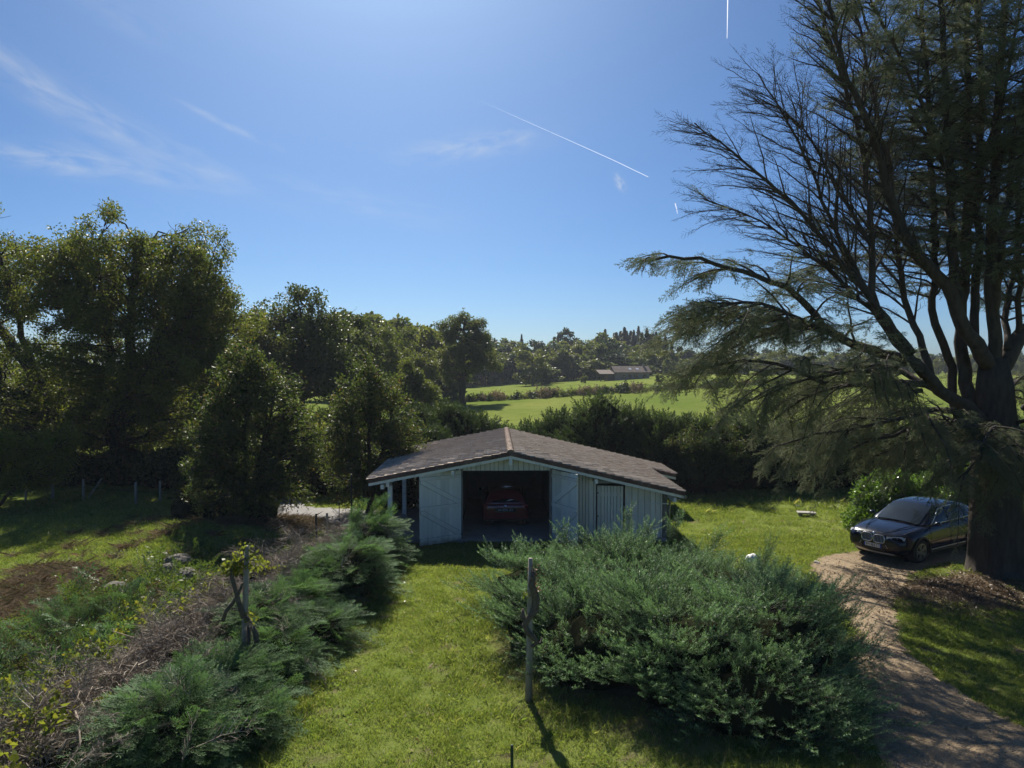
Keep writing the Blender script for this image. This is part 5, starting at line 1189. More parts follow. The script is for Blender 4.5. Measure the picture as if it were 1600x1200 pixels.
def suv():
    # local frame: +x forward, wheels on z=0.  length 4.67 width 1.88 height 1.62
    root = empty('parked_car', (0, 0, 0), label='dark navy coupe SUV parked under the cedar, nose toward the drive', cat='car')
    a = Vector((11.56, 20.15)); b = Vector((14.02, 21.63)); f = (a-b).normalized(); side = Vector((-f.y, f.x))      # near wheels are on the car's left side
    c = (a+b)/2 - side*(.80)
    root.location = (c.x, c.y, h1(c.x, c.y)+.015); root.scale = (1, 1, .95); root.rotation_euler[2] = math.atan2(f.y, f.x)
    wb = 1.405; XF, XB = 2.26, -2.41
    # lower body sections (y,z): bottom mid, bottom edge, sill, lower side, waist, shoulder, top edge, top inner, top mid
    def sec(zb, wbt, w, zt, wt, zc, zs=.55, zw=.82):
        return [(0, zb), (wbt*.8, zb), (wbt, zb+.06), (w*.985, zs-.12), (w, zs), (w*.985, zw), (wt+.02, zt-.05), (wt*.93, zt), (wt*.5, (zt+zc)/2+.004), (0, zc)]
    st = [(XF, sec(.44, .50, .60, .72, .52, .735, .54, .64)), (XF-.03, sec(.34, .62, .74, .80, .62, .83, .54, .68)), (XF-.16, sec(.26, .72, .865, .885, .74, .925, .55, .74)),
          (XF-.42, sec(.24, .80, .93, .955, .80, 1.005, .55, .80)), (1.40, sec(.24, .84, .945, 1.01, .83, 1.065, .55, .86)), (1.00, sec(.24, .84, .93, 1.055, .84, 1.10, .55, .88)),
          (.70, sec(.24, .84, .925, 1.075, .84, 1.115, .55, .89)), (0, sec(.25, .84, .92, 1.09, .84, 1.10, .55, .90)), (-.8, sec(.25, .84, .93, 1.115, .83, 1.12, .56, .92)),
          (-1.4, sec(.27, .83, .945, 1.14, .80, 1.15, .58, .94)), (-1.95, sec(.30, .80, .925, 1.16, .76, 1.175, .60, .95)), (XB+.14, sec(.34, .74, .88, 1.16, .72, 1.18, .62, .95)), (XB+.02, sec(.42, .66, .80, 1.08, .66, 1.10, .64, .92)), (XB, sec(.48, .6, .72, 1.0, .6, 1.02, .66, .88))]
    arches = [cyl_y(x, .365, .415, y0, y1) for x in (wb, -wb) for y0, y1 in ((.62, 1.1), (-1.1, -.62))]
    link('body', smooth_mesh(loft_body(st), 'navy', 2, arches), None, root)
    # greenhouse: stations with base half width, base z, roof half width, roof z
    G = [(1.16, .80, 1.055, .70, 1.065), (.86, .815, 1.07, .70, 1.22), (.55, .82, 1.08, .665, 1.41), (.22, .825, 1.09, .635, 1.555), (-.10, .825, 1.09, .62, 1.605), (-.45, .825, 1.095, .615, 1.622), (-.9, .82, 1.10, .60, 1.605), (-1.3, .81, 1.12, .575, 1.545), (-1.65, .79, 1.14, .545, 1.455), (-1.95, .76, 1.15, .52, 1.345), (-2.15, .73, 1.155, .50, 1.25), (-2.30, .70, 1.15, .55, 1.165)]
    gx = [g[0] for g in G]
    def gi(x, k): return float(np.interp(-x, [-q for q in gx], [g[k] for g in G]))
    gst = []
    for x, wb_, zb, wr, zr in G:
        gst.append((x, [(0, zb-.06), (wb_*.6, zb-.06), (wb_, zb-.05), (wb_, zb), (wb_*.5+wr*.5+.015, (zb+zr)/2), (wr+.015, zr-.045), (wr*.86, zr-.008), (wr*.45, zr+.012), (0, zr+.018)]))
    link('roof', smooth_mesh(loft_body(gst), 'navy', 2), None, root)
    # side glass laid on the greenhouse side
    def side_pt(x, t, s, off=.012):
        wb_, zb, wr, zr = gi(x, 1), gi(x, 2), gi(x, 3), gi(x, 4); y = wb_+(wr+.015-wb_)*t+.018*math.sin(math.pi*t); z = zb+.02+(zr-.06-zb-.02)*t
        return (x, s*(y+off), z)
    for s in (1, -1):
        for xa, xb, ta, tb in ((.72, -.12, 0, 0), (-.18, -1.05, 0, 0), (-1.10, -1.72, 0, 0)):
            def fn(u, v, xa=xa, xb=xb, s=s):
                x = xa+(xb-xa)*u
                if xa > .5: x = xa-(xa-xb)*u - (0 if u > .5 else (1-2*u)*v*.52)
                if xb < -1.5: x = xa+(xb-xa)*u + (0 if u < .5 else (2*u-1)*v*.30)
                return side_pt(x, .06+.88*v, s)
            patch(10, 5, fn).build('side_window', M['carglass'], root, smooth=True)
        # chrome line round the windows, sill trim, door seams, handles
        MB().tube([side_pt(x, .02, s, .016) for x in (.80, .4, 0, -.5, -1., -1.5, -1.80)], .010, 6).build('window_trim', M['chrome'], root, smooth=True)
        MB().tube([side_pt(x, t, s, .014) for x, t in ((.80, .04), (.62, .35), (.40, .7), (.18, .93), (-.2, .97), (-.7, .97), (-1.2, .95), (-1.55, .8), (-1.84, .1))], .009, 6).build('window_trim', M['chrome'], root, smooth=True)
        MB().beam((.98, s*.90, .33), (-.98, s*.90, .33), .05, .09).build('sill_trim', M['black'], root)
        MB().beam((.92, s*.935, .385), (-.92, s*.935, .385), .016, .022).build('sill_strip', M['silver'], root)
        for x in (.92, -.14, -1.10): MB().beam((x, s*.934, .46), (x-.02, s*.895, 1.06), .006, .010).build('door_seam', M['black'], root)
        for x in (.02, -.98): MB().beam((x, s*.945, .93), (x-.18, s*.943, .935), .022, .026).build('door_handle', M['navy'], root, bevel=.006)
        MB().beam((.96, s*.938, .60), (-1.0, s*.945, .66), .010, .012).build('side_crease', M['navy'], root)
        m = MB().box(.62, .82, s*.90 if s > 0 else -1.10, 1.10 if s > 0 else -.90, 1.08, 1.22)
        link('mirror', smooth_mesh(m, 'navy', 2), None, root)
        MB().beam((.72, s*.84, 1.09), (.72, s*.95, 1.12), .05, .03).build('mirror_arm', M['black'], root)
        for x in (wb, -wb):
            # wheel arch cladding ring and dark well
            n = 20; mb = MB()
            for k in range(n+1):
                an = math.pi*(k/n)*1.12-.06*math.pi
                for rr in (.405, .455):
                    for yy in (.925, .955): mb.v.append((x+rr*math.cos(an), s*yy, .365+rr*math.sin(an)))
            for k in range(n):
                a0 = k*4; q = [(0, 2, 6, 4), (1, 5, 7, 3), (0, 4, 5, 1), (2, 3, 7, 6)]; mb.f += [tuple(a0+i for i in z) for z in q]
            mb.build('arch_trim', M['black'], root, smooth=False)
            cyl_y(x, .365, .41, s*.55 if s > 0 else -.63, .63 if s > 0 else -.55).build('wheel_well', M['black'], root)
            wheel(root, x, s*.80, .365, .25, s)
    # windscreen and rear screen
    def screen(x0, x1, z_off, s0, s1):
        def fn(u, v):
            x = x0+(x1-x0)*v; zr = gi(x, 4); w = (gi(x, 3))*(.90 if v < .9 else .88); y = (2*u-1)*w
            return (x+z_off[0], y, zr+.010+.012*(1-(2*u-1)**2)-.028*abs(2*u-1)**3+z_off[1])
        return patch(12, 8, fn)
    screen(1.10, .26, (.014, .014), 1, 1).build('windscreen', M['carglass'], root, smooth=True)
    screen(-1.62, -2.18, (-.004, .016), 1, 1).build('rear_window', M['carglass'], root, smooth=True)
    for y0, y1 in ((.10, .62), (-.48, .08)): MB().tube([(1.17, y0, 1.075), (1.10, (y0+y1)/2, 1.105), (1.02, y1, 1.12)], .009, 5).build('wiper', M['black'], root)
    MB().box(.85, .99, -.16, .02, 1.16, 1.18).build('dash_paper', M['cloth'], root)
    # bonnet creases
    for s in (1, -1):
        MB().tube([(1.05, s*.60, 1.098), (1.5, s*.54, 1.055), (1.9, s*.42, .985), (2.12, s*.30, .905)], [.012, .016, .014, .006], 6).build('bonnet_crease', M['navy'], root, smooth=True)
        MB().tube([(1.08, s*.80, 1.06), (1.5, s*.79, 1.012), (1.85, s*.74, .935), (2.05, s*.66, .875)], [.006, .008, .008, .004], 6).build('bonnet_seam', M['black'], root, smooth=True)
    def nose(y, z): return XF+.012-.30*abs(y)**2.6*1.0-.02*abs(z-.6)*2
    # kidney grilles
    for s in (1, -1):
        cx, cz = s*.182, .722; mb = MB(); n = 20; pts = []
        for k in range(n+1):
            an = 2*math.pi*k/n; yy = cx+.165*math.copysign(abs(math.cos(an))**.55, math.cos(an)); zz = cz+.118*math.copysign(abs(math.sin(an))**.6, math.sin(an))
            pts.append((nose(yy, zz)+.02-.25*max(0, zz-.76), yy, zz))
        MB().tube(pts, .013, 6, False).build('grille_frame', M['chrome'], root, smooth=True)
        back = MB(); back.v = [(p[0]-.012, p[1], p[2]) for p in pts[:-1]]; back.f = [tuple(range(n))]; back.build('grille_back', M['black'], root)
        for j in range(7):
            yy = cx-.126+j*.042; MB().beam((nose(yy, .61)+.022, yy, .615), (nose(yy, .80)-.002, yy, .812), .010, .022, (1, 0, 0)).build('grille_bar', M['silver'], root)
    # headlamps, fog lamps
    for s in (1, -1):
        def hl(u, v, s=s):
            y = .385+.44*u; zt = .825+.045*u; zb = .725-.015*u+.03*u*u; z = zb+(zt-zb)*v
            if u > .85: z = z*.6+.4*(.80)
            return (nose(y, z)-.005-.05*u*v+.012, s*y, z)
        patch(12, 5, hl).build('headlight', M['lampglass'], root, smooth=True)
        for y in (.50, .64):
            p = hl((y-.40)/.42, .45); m = MB().lathe([(.0, .0), (.030, .004), (.036, -.004), (.036, -.02)], 16, Matrix.Translation((p[0]+.006, s*y, p[2])) @ Matrix.Rotation(-math.pi/2, 4, 'Z')); m.build('lamp_ring', M['silver'], root, smooth=True)
        m = MB().lathe([(0, .014), (.044, .008), (.055, -.01), (.055, -.05)], 18, Matrix.Translation((nose(.63, .58)+.012, s*.63, .585)) @ Matrix.Rotation(-math.pi/2-s*.35, 4, 'Z')); m.build('fog_light', M['lampglass'], root, smooth=True)
        def vent(u, v, s=s):
            y = .40+.38*u; z = .36+.11*v+.05*u; return (nose(y, z)+.004-.03*u, s*y, z)
        patch(6, 3, vent).build('bumper_vent', M['black'], root)
        MB().tube([(nose(.40, .55)+.012, s*.36, .565), (nose(.44, .45)+.016, s*.42, .475), (nose(.50, .4)+.012, s*.52, .465), (nose(.70, .4)+.0, s*.74, .49)], .010, 6).build('vent_trim', M['silver'], root, smooth=True)
    patch(10, 3, lambda u, v: (nose((u-.5)*.72, .4)+.010, (u-.5)*.72, .36+.13*v)).build('lower_grille', M['black'], root)
    patch(12, 2, lambda u, v: (nose((u-.5)*1.2, .3)+.022-.03*(1-v), (u-.5)*(1.24-.1*v), .275+.05*v+.02*abs(u-.5))).build('skid_plate', M['silver'], root)
    # number plate EM 263 CT
    def pl(y, z, off=.022): return (nose(0, .6)+off-.10*y*y, y, z)
    patch(6, 1, lambda u, v: pl((u-.5)*.52, .450+.11*v)).build('number_plate', M['plate_w'], root)
    for s, nm in ((-1, 'plate_band'), (1, 'plate_band')):
        patch(1, 1, lambda u, v, s=s: pl(s*(.215+.045*u), .450+.11*v, .0245)).build(nm, M['plate_b'], root)
    lettering(root, 'plate_lettering', 'EM 263 CT', 'plate_k', .385, .075, lambda u, z: pl(u, .505+z, .0255))
    # round badge above the grille, quartered blue and white
    bx = nose(0, .85)-.022; m4 = Matrix.Translation((bx, 0, .872)) @ Matrix.Rotation(R(-28), 4, 'Y') @ Matrix.Rotation(-math.pi/2, 4, 'Z')
    MB().lathe([(0, .004), (.038, .006), (.042, .0), (.042, -.015)], 24, m4).build('badge', M['chrome'], root, smooth=True)
    for q in range(4):
        mb = MB(); mb.v = [tuple(m4 @ Vector((0, .0085, 0)))]+[tuple(m4 @ Vector((.026*math.cos(a_), .0085, .026*math.sin(a_)))) for a_ in np.linspace(q*math.pi/2, (q+1)*math.pi/2, 6)]
        mb.f = [tuple(range(7))]; mb.build('badge_quarter', M['emb_blue'] if q % 2 else M['plate_w'], root)
    # tail lamps
    for s in (1, -1):
        patch(5, 3, lambda u, v, s=s: (XB+.30-.24*u, s*(.90-.26*u*u), .93+.12*v)).build('tail_lamp', M['lampred'], root, smooth=True)
    return root
suv()
def hatch():
    # red hatchback seen from behind, standing inside the garage; +x forward
    root = empty('red_car', (0, 0, 0), math.pi/2+R(1.4), label='red hatchback parked inside the garage, seen from behind', cat='car')
    xr = at(790, 800, 25.0); root.location = (-.27, 26.15, FL); root.scale = (1, 1, .88)
    XF, XB = 1.75, -1.95; wb = 1.22
    def sec(zb, wbt, w, zt, wt, zc, zs=.50, zw=.78): return [(0, zb), (wbt*.8, zb), (wbt, zb+.05), (w*.985, zs-.12), (w, zs), (w*.985, zw), (wt+.02, zt-.05), (wt*.93, zt), (wt*.5, (zt+zc)/2), (0, zc)]
    st = [(XF, sec(.30, .5, .62, .66, .5, .68)), (XF-.2, sec(.22, .7, .80, .80, .68, .84)), (1.1, sec(.2, .72, .83, .93, .74, .97)), (.5, sec(.2, .72, .83, .96, .76, .98)), (-.6, sec(.2, .72, .83, .98, .76, .99)),
          (-1.4, sec(.22, .72, .83, 1.0, .76, 1.01)), (-1.78, sec(.24, .72, .82, .98, .74, 1.0)), (XB+.05, sec(.27, .70, .79, .93, .70, .95, .46)), (XB, sec(.32, .66, .74, .84, .64, .86, .46))]
    arches = [cyl_y(x, .29, .335, y0, y1) for x in (wb, -wb) for y0, y1 in ((.56, 1.1), (-1.1, -.56))]
    link('body', smooth_mesh(loft_body(st), 'red', 2, arches), None, root)
    G = [(1.1, .72, .95, .6, .97), (.5, .74, .97, .56, 1.36), (.1, .745, .98, .56, 1.46), (-.6, .745, .99, .56, 1.475), (-1.2, .74, 1.0, .55, 1.445), (-1.5, .735, 1.0, .545, 1.41), (-1.66, .73, 1.0, .56, 1.30), (-1.82, .70, .97, .63, 1.08), (-1.88, .68, .93, .62, .96)]
    gst = [(x, [(0, zb-.06), (w*.6, zb-.06), (w, zb-.05), (w, zb), ((w+r_)/2+.015, (zb+zr)/2), (r_+.015, zr-.045), (r_*.86, zr-.008), (r_*.45, zr+.01), (0, zr+.014)]) for x, w, zb, r_, zr in G]
    link('roof', smooth_mesh(loft_body(gst), 'red', 2), None, root)
    def rw(u, v):
        z = 1.0+.36*v; x = -1.875+.345*v**1.15; w = .62-.09*v; y = (2*u-1)*w; return (x-.018+.06*abs(2*u-1)**2.5, y, z)
    patch(12, 6, rw).build('rear_window', M['carglass'], root, smooth=True)
    MB().box(-1.57, -1.53, -.06, .06, 1.345, 1.37).build('brake_light', M['lampred'], root)
    MB().tube([(-1.91, .02, .99), (-1.85, -.12, 1.06), (-1.82, -.34, 1.08)], .008, 5).build('rear_wiper', M['black'], root)
    mb = MB(); mb.v = [(-1.885, -.02, 1.065), (-1.86, -.18, 1.12), (-1.86, -.30, 1.10), (-1.885, -.12, 1.055)]; mb.f = [(0, 1, 2, 3)]; mb.build('rear_shelf_cloth', M['cloth'], root)
    for s in (1, -1):
        def tl(u, v, s=s): y = .60+.17*u; return (XB-.005+.13*u*u+.015*v, s*y, .80+.10*v)
        patch(6, 4, tl).build('tail_light', M['lampred'], root, smooth=True)
        patch(8, 4, lambda u, v, s=s: (.62-1.9*u, s*(.765-.12*v+.0), 1.03+.30*v*(1-.0*u))).build('side_window', M['carglass'], root, smooth=True)
        m = MB().box(.60, .74, s*.80 if s > 0 else -.97, .97 if s > 0 else -.80, .98, 1.10); link('mirror', smooth_mesh(m, 'black', 2), None, root)
        for x in (wb, -wb): cyl_y(x, .29, .33, s*.48 if s > 0 else -.57, .57 if s > 0 else -.48).build('wheel_well', M['black'], root); wheel(root, x, s*.72, .29, .18, s)
    MB().box(XB-.035, XB-.02, -.36, .36, .66, .775).build('number_plate', M['plate_k'], root, bevel=.004)
    lettering(root, 'plate_lettering', 'DD 053 JW', 'cloth', .50, .075, lambda u, z: (XB-.038, -u, .72+z))
    MB().box(XB-.05, XB-.02, -.38, .38, .645, .658).build('plate_strip', M['chrome'], root)
    mb = MB(); zc = .87
    for pts in ([(0, .05), (.035, 0), (0, -.05), (-.035, 0)],):
        o = [(XB-.028, y, zc+z) for y, z in pts]; i = [(XB-.034, y*.45, zc+z*.45) for y, z in pts]; mb.add(o+i, [(k, (k+1) % 4, 4+(k+1) % 4, 4+k) for k in range(4)])
    mb.build('diamond_badge', M['chrome'], root)
    MB().box(XB-.03, XB+.1, -.70, .70, .29, .36).build('lower_bumper', M['black'], root, bevel=.02)
    MB().tube([(XB+.15, .45, .25), (XB-.03, .45, .24)], .028, 10).build('exhaust', M['silver'], root, smooth=True)
hatch()

# ================================================================== FARMHOUSE, POSTS, SMALL THINGS
def farmhouse():
    o = at(962, 600, 152); x, y = o.x, 152; z = h1(x, y)
    root = empty('farmhouse', (x, y, z-.3), R(8), label='low stone farmhouse with brown roof and open timber shed across the meadow', cat='farmhouse')
    stone = paint('stone_wall', (.24, .20, .165), (.33, .28, .23), rough=.9, scale=1.5, dirt=(.16, .14, .12)); rf = paint('old_tiles', (.10, .075, .062), (.15, .115, .095), rough=.9, scale=1.2, dirt=(.30, .26, .22))
    wood = paint('shed_wood', (.10, .075, .055), (.16, .12, .09), rough=.9, scale=3)
    MB().box(-.8, 8.6, -2.2, 2.2, -.8, 2.5).build('wall', stone, root); MB().box(-2.6, -.805, -1.8, 1.8, -.8, 2.0).build('wall', wood, root)
    def gable(x0, x1, hw, z0, z1, nm):
        MB().prism([(-hw, z0), (0, z1), (hw, z0), (hw, z0+.15), (0, z1+.15), (-hw, z0+.15)], x0, x1, 'x').build(nm, rf, root)
        MB().prism([(-hw+.4, z0+.01), (hw-.4, z0+.01), (0, z1-.06)], x0+.3, x1-.3, 'x').build('gable_fill', stone, root)
    gable(-1.2, 9.0, 2.8, 2.35, 4.0, 'roof')
    MB().prism([(-3.0, 1.95), (1.2, 3.0), (1.2, 3.15), (-3.0, 2.1)], -5.2, -.6, 'x').build('shed_roof', rf, root)
    for px in (-4.9, -3.8, -2.7):
        for yy in (-2.7, .9): MB().box(px-.09, px+.09, yy-.09, yy+.09, -.8, 2.02 if yy < 0 else 2.9).build('post', wood, root)
    for k, wx in enumerate((1.2, 4.4, 6.8)):
        w = MB().box(wx, wx+.8, -2.24, -2.2, .9, 1.9).build('window', M['carglass'], root)
        MB().box(wx-.08, wx+.88, -2.28, -2.245, .82, .9).build('sill', stone, w)
    MB().box(2.8, 3.7, -2.24, -2.2, -.2, 1.9).build('door', wood, root)
    for wx in (3.2, 5.2):
        mb = MB(); zz = lambda yy: 4.0+(yy)*(4.0-2.35)/2.8+.17
        mb.v = [(wx, -1.6, zz(-1.6)), (wx+.7, -1.6, zz(-1.6)), (wx+.7, -.9, zz(-.9)), (wx, -.9, zz(-.9))]; mb.f = [(0, 1, 2, 3)]; mb.build('skylight', M['lampglass'], root)
    MB().box(7.4, 8.0, -.3, .3, 3.6, 4.7).build('chimney', stone, root); root.scale = (.8, .8, .8)
farmhouse()
M['stake'] = paint('stake_wood', (.26, .23, .19), (.38, .35, .29), rough=.85, scale=10, dirt=(.09, .07, .055), dscale=4, stretch=(5, 5, .5), bump=.6, bscale=40)
M['vine'] = paint('vine_bark', (.085, .068, .050), (.14, .12, .09), rough=.9, scale=14, bump=.8, bscale=40)
# post in front of the junipers with the dead vine wound round it
def stake(px_top, py_top, px_b, py_b, label):
    b = gp(px_b, py_b); Y = b.y; t_ = at(px_top, py_top, Y); root = empty('stake', (b.x, b.y, h1(b.x, b.y)), label=label, cat='post'); return root, t_-Vector((b.x, b.y, 0)), b
r, t_, b = stake(829, 872, 826, 1094, 'tall weathered stake with a dead vine stem twisted round it, before the junipers')
h = t_.z; tx = t_.x
MB().tube([(0, 0, -.1), (tx*.3, 0, h*.3), (tx*.7, 0, h*.7), (tx, 0, h)], [.065, .06, .05, .038], 10).build('pole', M['stake'], r, smooth=True)
vp = [(.05, -.08, 0.95), (.14, -.06, 1.02), (.09, -.09, 1.10), (-.02, -.08, 1.2), (-.07, -.06, 1.32), (0, -.09, 1.45), (.10, -.07, 1.55), (.13, -.04, 1.75), (.09, -.08, 1.9), (.04, -.10, 2.02), (.08, -.09, 2.14), (.10, -.04, 2.26)]
MB().tube(vp, [.03, .045, .045, .055, .05, .05, .06, .06, .06, .055, .045, .02], 8).build('vine_stem', M['vine'], r, smooth=True)
MB().tube([(.12, -.06, 1.02), (.20, -.05, 1.0), (.23, -.04, 1.10)], [.03, .025, .012], 6).build('vine_stub', M['vine'], r, smooth=True)
MB().tube([(-.03, -.05, 1.38), (-.10, -.04, 1.44), (-.10, -.02, 1.58)], [.045, .05, .02], 8).build('vine_stub', M['vine'], r, smooth=True)
scatter('dry_leaves', np.array([(.08, -.08, 2.0+.1*k) for k in range(4)]+[(.12, -.1, 1.9), (.14, -.06, 1.98)])*1., rand_rot(6), np.full(6, .7), src_collection('dry_clump', [npmesh('dry_clump', *leaf_clump(14, .12, .07, .04), leafmat('dry_leaf', (.16, .07, .05), (.24, .12, .08), None, .2))]), r)
scatter('ivy_leaves', np.array([(-.06, -.08, 1.86), (-.04, -.1, 1.8)]), rand_rot(2), np.full(2, .45), C['vine'], r)
# ivy post in the left hedge
b = gp(383, 1078); Y = 12.5; p0 = at(383, 1078, Y); p1 = at(386, 852, Y)
r = empty('stake', (p0.x, Y, h1(p0.x, Y)), label='pale wooden stake with living ivy at its top, standing in the low hedge', cat='post')
hh = p1.z
MB().tube([(0, 0, -.1), (.0, 0, .7), (.02, 0, 1.5), (p1.x-p0.x, 0, hh)], [.06, .058, .052, .045], 10).build('pole', M['stake'], r, smooth=True)
MB().tube([(.02, -.08, 1.25), (-.06, -.08, 1.5), (-.12, -.06, 1.72), (-.19, -.05, 1.95), (-.20, -.04, 2.12), (-.12, -.05, 2.22), (.06, -.07, 2.3)], [.05, .045, .04, .038, .034, .026, .02], 8).build('vine_stem', M['vine'], r, smooth=True)
MB().tube([(-.36, -.05, 1.18), (-.30, -.06, 1.36), (-.18, -.07, 1.50), (-.08, -.08, 1.66), (0, -.07, 1.86)], [.035, .035, .035, .03, .02], 8).build('vine_stem', M['vine'], r, smooth=True)
MB().tube([(.05, -.07, 1.30), (.14, -.07, 1.14), (.22, -.06, .96), (.26, -.05, .62), (.20, -.06, .30), (.24, -.02, 0)], [.03, .04, .05, .05, .055, .05], 8).build('vine_stem', M['vine'], r, smooth=True)
MB().tube([(.10, -.04, 1.2), (.10, -.06, .8), (.06, -.04, .4)], [.03, .03, .03], 8).build('vine_stem', M['vine'], r, smooth=True)
lp = np.array([(-.22+.32*rng.uniform(), -.02+.2*rng.normal()*.4, 2.12+.22*rng.uniform()) for _ in range(14)]+[(-.42+.25*rng.uniform(), 0, 2.05+.12*rng.uniform()) for _ in range(7)]+[(.2, 0, 2.3), (.28, 0, 2.2), (.1, -.06, 1.32), (.16, -.06, 1.22), (.02, -.06, 2.5), (.12, 0, 2.45)])
scatter('ivy_leaves', lp, rand_rot(len(lp)), rng.uniform(.6, 1., len(lp)), C['vine'], r)
# the dense green ivy shrub behind that stake
for k, (px, py, Y, w, hz, lab) in enumerate(((400, 870, 16.5, .75, .95, 'dark ivy covered clump behind the ivy topped stake'), (335, 925, 15.2, .6, .7, 'low ivy clump on the hedge side of the rocks, pale leaves on top'))):
    p = at(px, py, Y); r = empty('ivy_clump', (p.x, Y, h1(p.x, Y)), label=lab, cat='ivy')
    mound(r, [(0, 0, hz*.5, w, w*.8, hz*.5)], 330, C['ivy'], (.8, 1.3), up=.6, core=.9)
    scatter('pale_leaves', np.array([(rng.normal()*w*.5, rng.normal()*w*.3, hz*.9+rng.normal()*.06) for _ in range(16)]), rand_rot(16), rng.uniform(.6, 1., 16), C['vine'], r)
# green metal fence post near the house
p = at(800, 1166, 8.6); M['green_paint'] = paint('green_paint', (.012, .045, .030), rough=.4)
r = empty('fence_post', (p.x, 8.6, h1(p.x, 8.6)), label='slim green metal fence post at the bottom of the lawn', cat='fence post')
MB().tube([(0, 0, -.1), (0, 0, p.z-.01), (0, 0, p.z)], [.019, .019, .015], 10).build('post', M['green_paint'], r, smooth=True)
MB().tube([(.0, 0, p.z-.10), (-.4, -.06, p.z-.14), (-.9, -.14, p.z-.22), (-1.6, -.26, p.z-.30)], .0025, 4).build('wire', M['green_paint'], r)
# posts by the hedge end and the far fence
M['dark_metal'] = paint('dark_metal', (.02, .022, .022), rough=.6)
for px, pt, pb, Y, rad, mt, lab in ((494, 808, 846, 20.6, .03, 'dark_metal', 'short dark fence post standing in the hedge before the lane'), (530, 792, 850, 20.6, .012, 'dark_metal', 'thin dark metal stake before the lane, between two thicker posts'), (549, 740, 828, 22.4, .028, 'dark_metal', 'tall dark slim post at the corner of the garage porch'),
                                    (511, 806, 846, 21, .035, 'stake', 'greyish wooden stub before the lane, half hidden in foliage')):
    p = at(px, pt, Y); r = empty('fence_post', (p.x, Y, h1(p.x, Y)), label=lab, cat='fence post'); MB().tube([(0, 0, -.1), (0, 0, p.z)], rad, 8).build('post', M[mt], r)
for px, pt, pb, Y, rad, mt, lab, ln in ((212, 762, 790, 29, .05, 'stake', 'pale post of the wire fence beside the tall oak trunk', 0), (250, 752, 788, 29.3, .04, 'stake', 'thin grey post of the wire fence, the one toward the lane', 0), (130, 760, 783, 29.6, .045, 'stake', 'grey post of the wire fence beside the leaning trunk', 0),
                                 (82, 758, 786, 29.6, .06, 'stake', 'stout grey post of the wire fence between the yellow bush and the leaning trunk', 0), (40, 762, 786, 29.6, .045, 'stake', 'dark post of the wire fence beside the yellow bush', 0), (146, 754, 784, 29.8, .03, 'stake', 'slanting stick leaned against the wire fence', .35)):
    p = at(px, pt, Y); z = h1(p.x, Y); r = empty('fence_post', (p.x, Y, z), label=lab, cat='fence post'); MB().tube([(-ln, 0, -.1), (ln, 0, max(.9, p.z-z))], rad, 8).build('post', M[mt], r)
x0, x1 = at(-60, 0, 29.6).x, at(252, 0, 29.3).x
r = empty('wire_fence', ((x0+x1)/2, 29.5, 0), label='three strand wire fence strung under the trees', cat='wire fence')
for z in (.35, .65, .95): MB().tube([((x0-x1)/2, .05, z+.42), (0, 0, z-.02+.3), ((x1-x0)/2, -.15, z)], .006, 4).build('wire', M['dark_metal'], r)
# flat slab on two stones and other bits on the lawn
M['stone'] = paint('stone', (.30, .28, .25), (.42, .40, .36), rough=.9, scale=5, dirt=(.16, .15, .12), dscale=5, bump=.6, bscale=20)
def rock(name, p, s, label, cat='rock', mat='stone', seed=1., sub=3):
    bm = bmesh.new(); bmesh.ops.create_icosphere(bm, subdivisions=sub, radius=1.)
    for v in bm.verts:
        c = v.co; k = 1+.16*float(wob(c.x*1.7+seed, c.y*1.7+c.z*2.3, 1.3, seed)); v.co = Vector((c.x*s[0]*k, c.y*s[1]*k, c.z*s[2]*k))
    me = bpy.data.meshes.new(name); bm.to_mesh(me); bm.free(); me.materials.append(M[mat])
    o = link(name, me); o.location = (p[0], p[1], h1(p[0], p[1])+s[2]*.35); o.rotation_euler[2] = seed; tag(o, label, cat); return o
q = gp(1260, 806); r = empty('garden_slab', (q.x, q.y, 0), R(-12), label='small stone slab raised off the grass near the dark shrubs', cat='stone slab')
MB().box(-.33, .33, -.18, .18, .10, .15).build('slab', M['stone'], r, bevel=.012); MB().box(-.28, -.16, -.1, .1, -.02, .099).build('support', M['stone'], r); MB().box(.14, .27, -.1, .1, -.02, .099).build('support', M['stone'], r)
q = gp(1245, 797); r = empty('garden_marker', (q.x, q.y, 0), label='little white tag on a thin stem standing in the shaded grass', cat='marker')
MB().tube([(0, 0, 0), (.02, 0, .16)], .006, 5).build('stem', M['green_paint'], r); MB().box(-.05, .09, -.006, .006, .15, .20).build('tag', M['white_trim'], r)
q = gp(1276, 880); rock('stone', (q.x, q.y), (.10, .07, .05), 'small pale stone where the drive meets the lawn', 'stone', seed=2.)
q = at(1166, 858, 17.6); o = rock('pale_ball', (q.x+.25, 17.9), (.16, .15, .16), 'roundish pale object lying at the back of the rear juniper', 'garden ball', 'white_trim', 3.); o.location.z = .75
MB_ = empty('cover_stem', (q.x+.25, 17.9, 0), label='short stake that carries the pale round object behind the juniper', cat='stake'); MB().tube([(0, 0, 0), (0, 0, .68)], .02, 6).build('pole', M['stake'], MB_)
M['moss_rock'] = paint('moss_rock', (.13, .12, .10), (.20, .185, .15), rough=.95, scale=4, dirt=(.14, .13, .03), dscale=4, bump=.8, bscale=20)
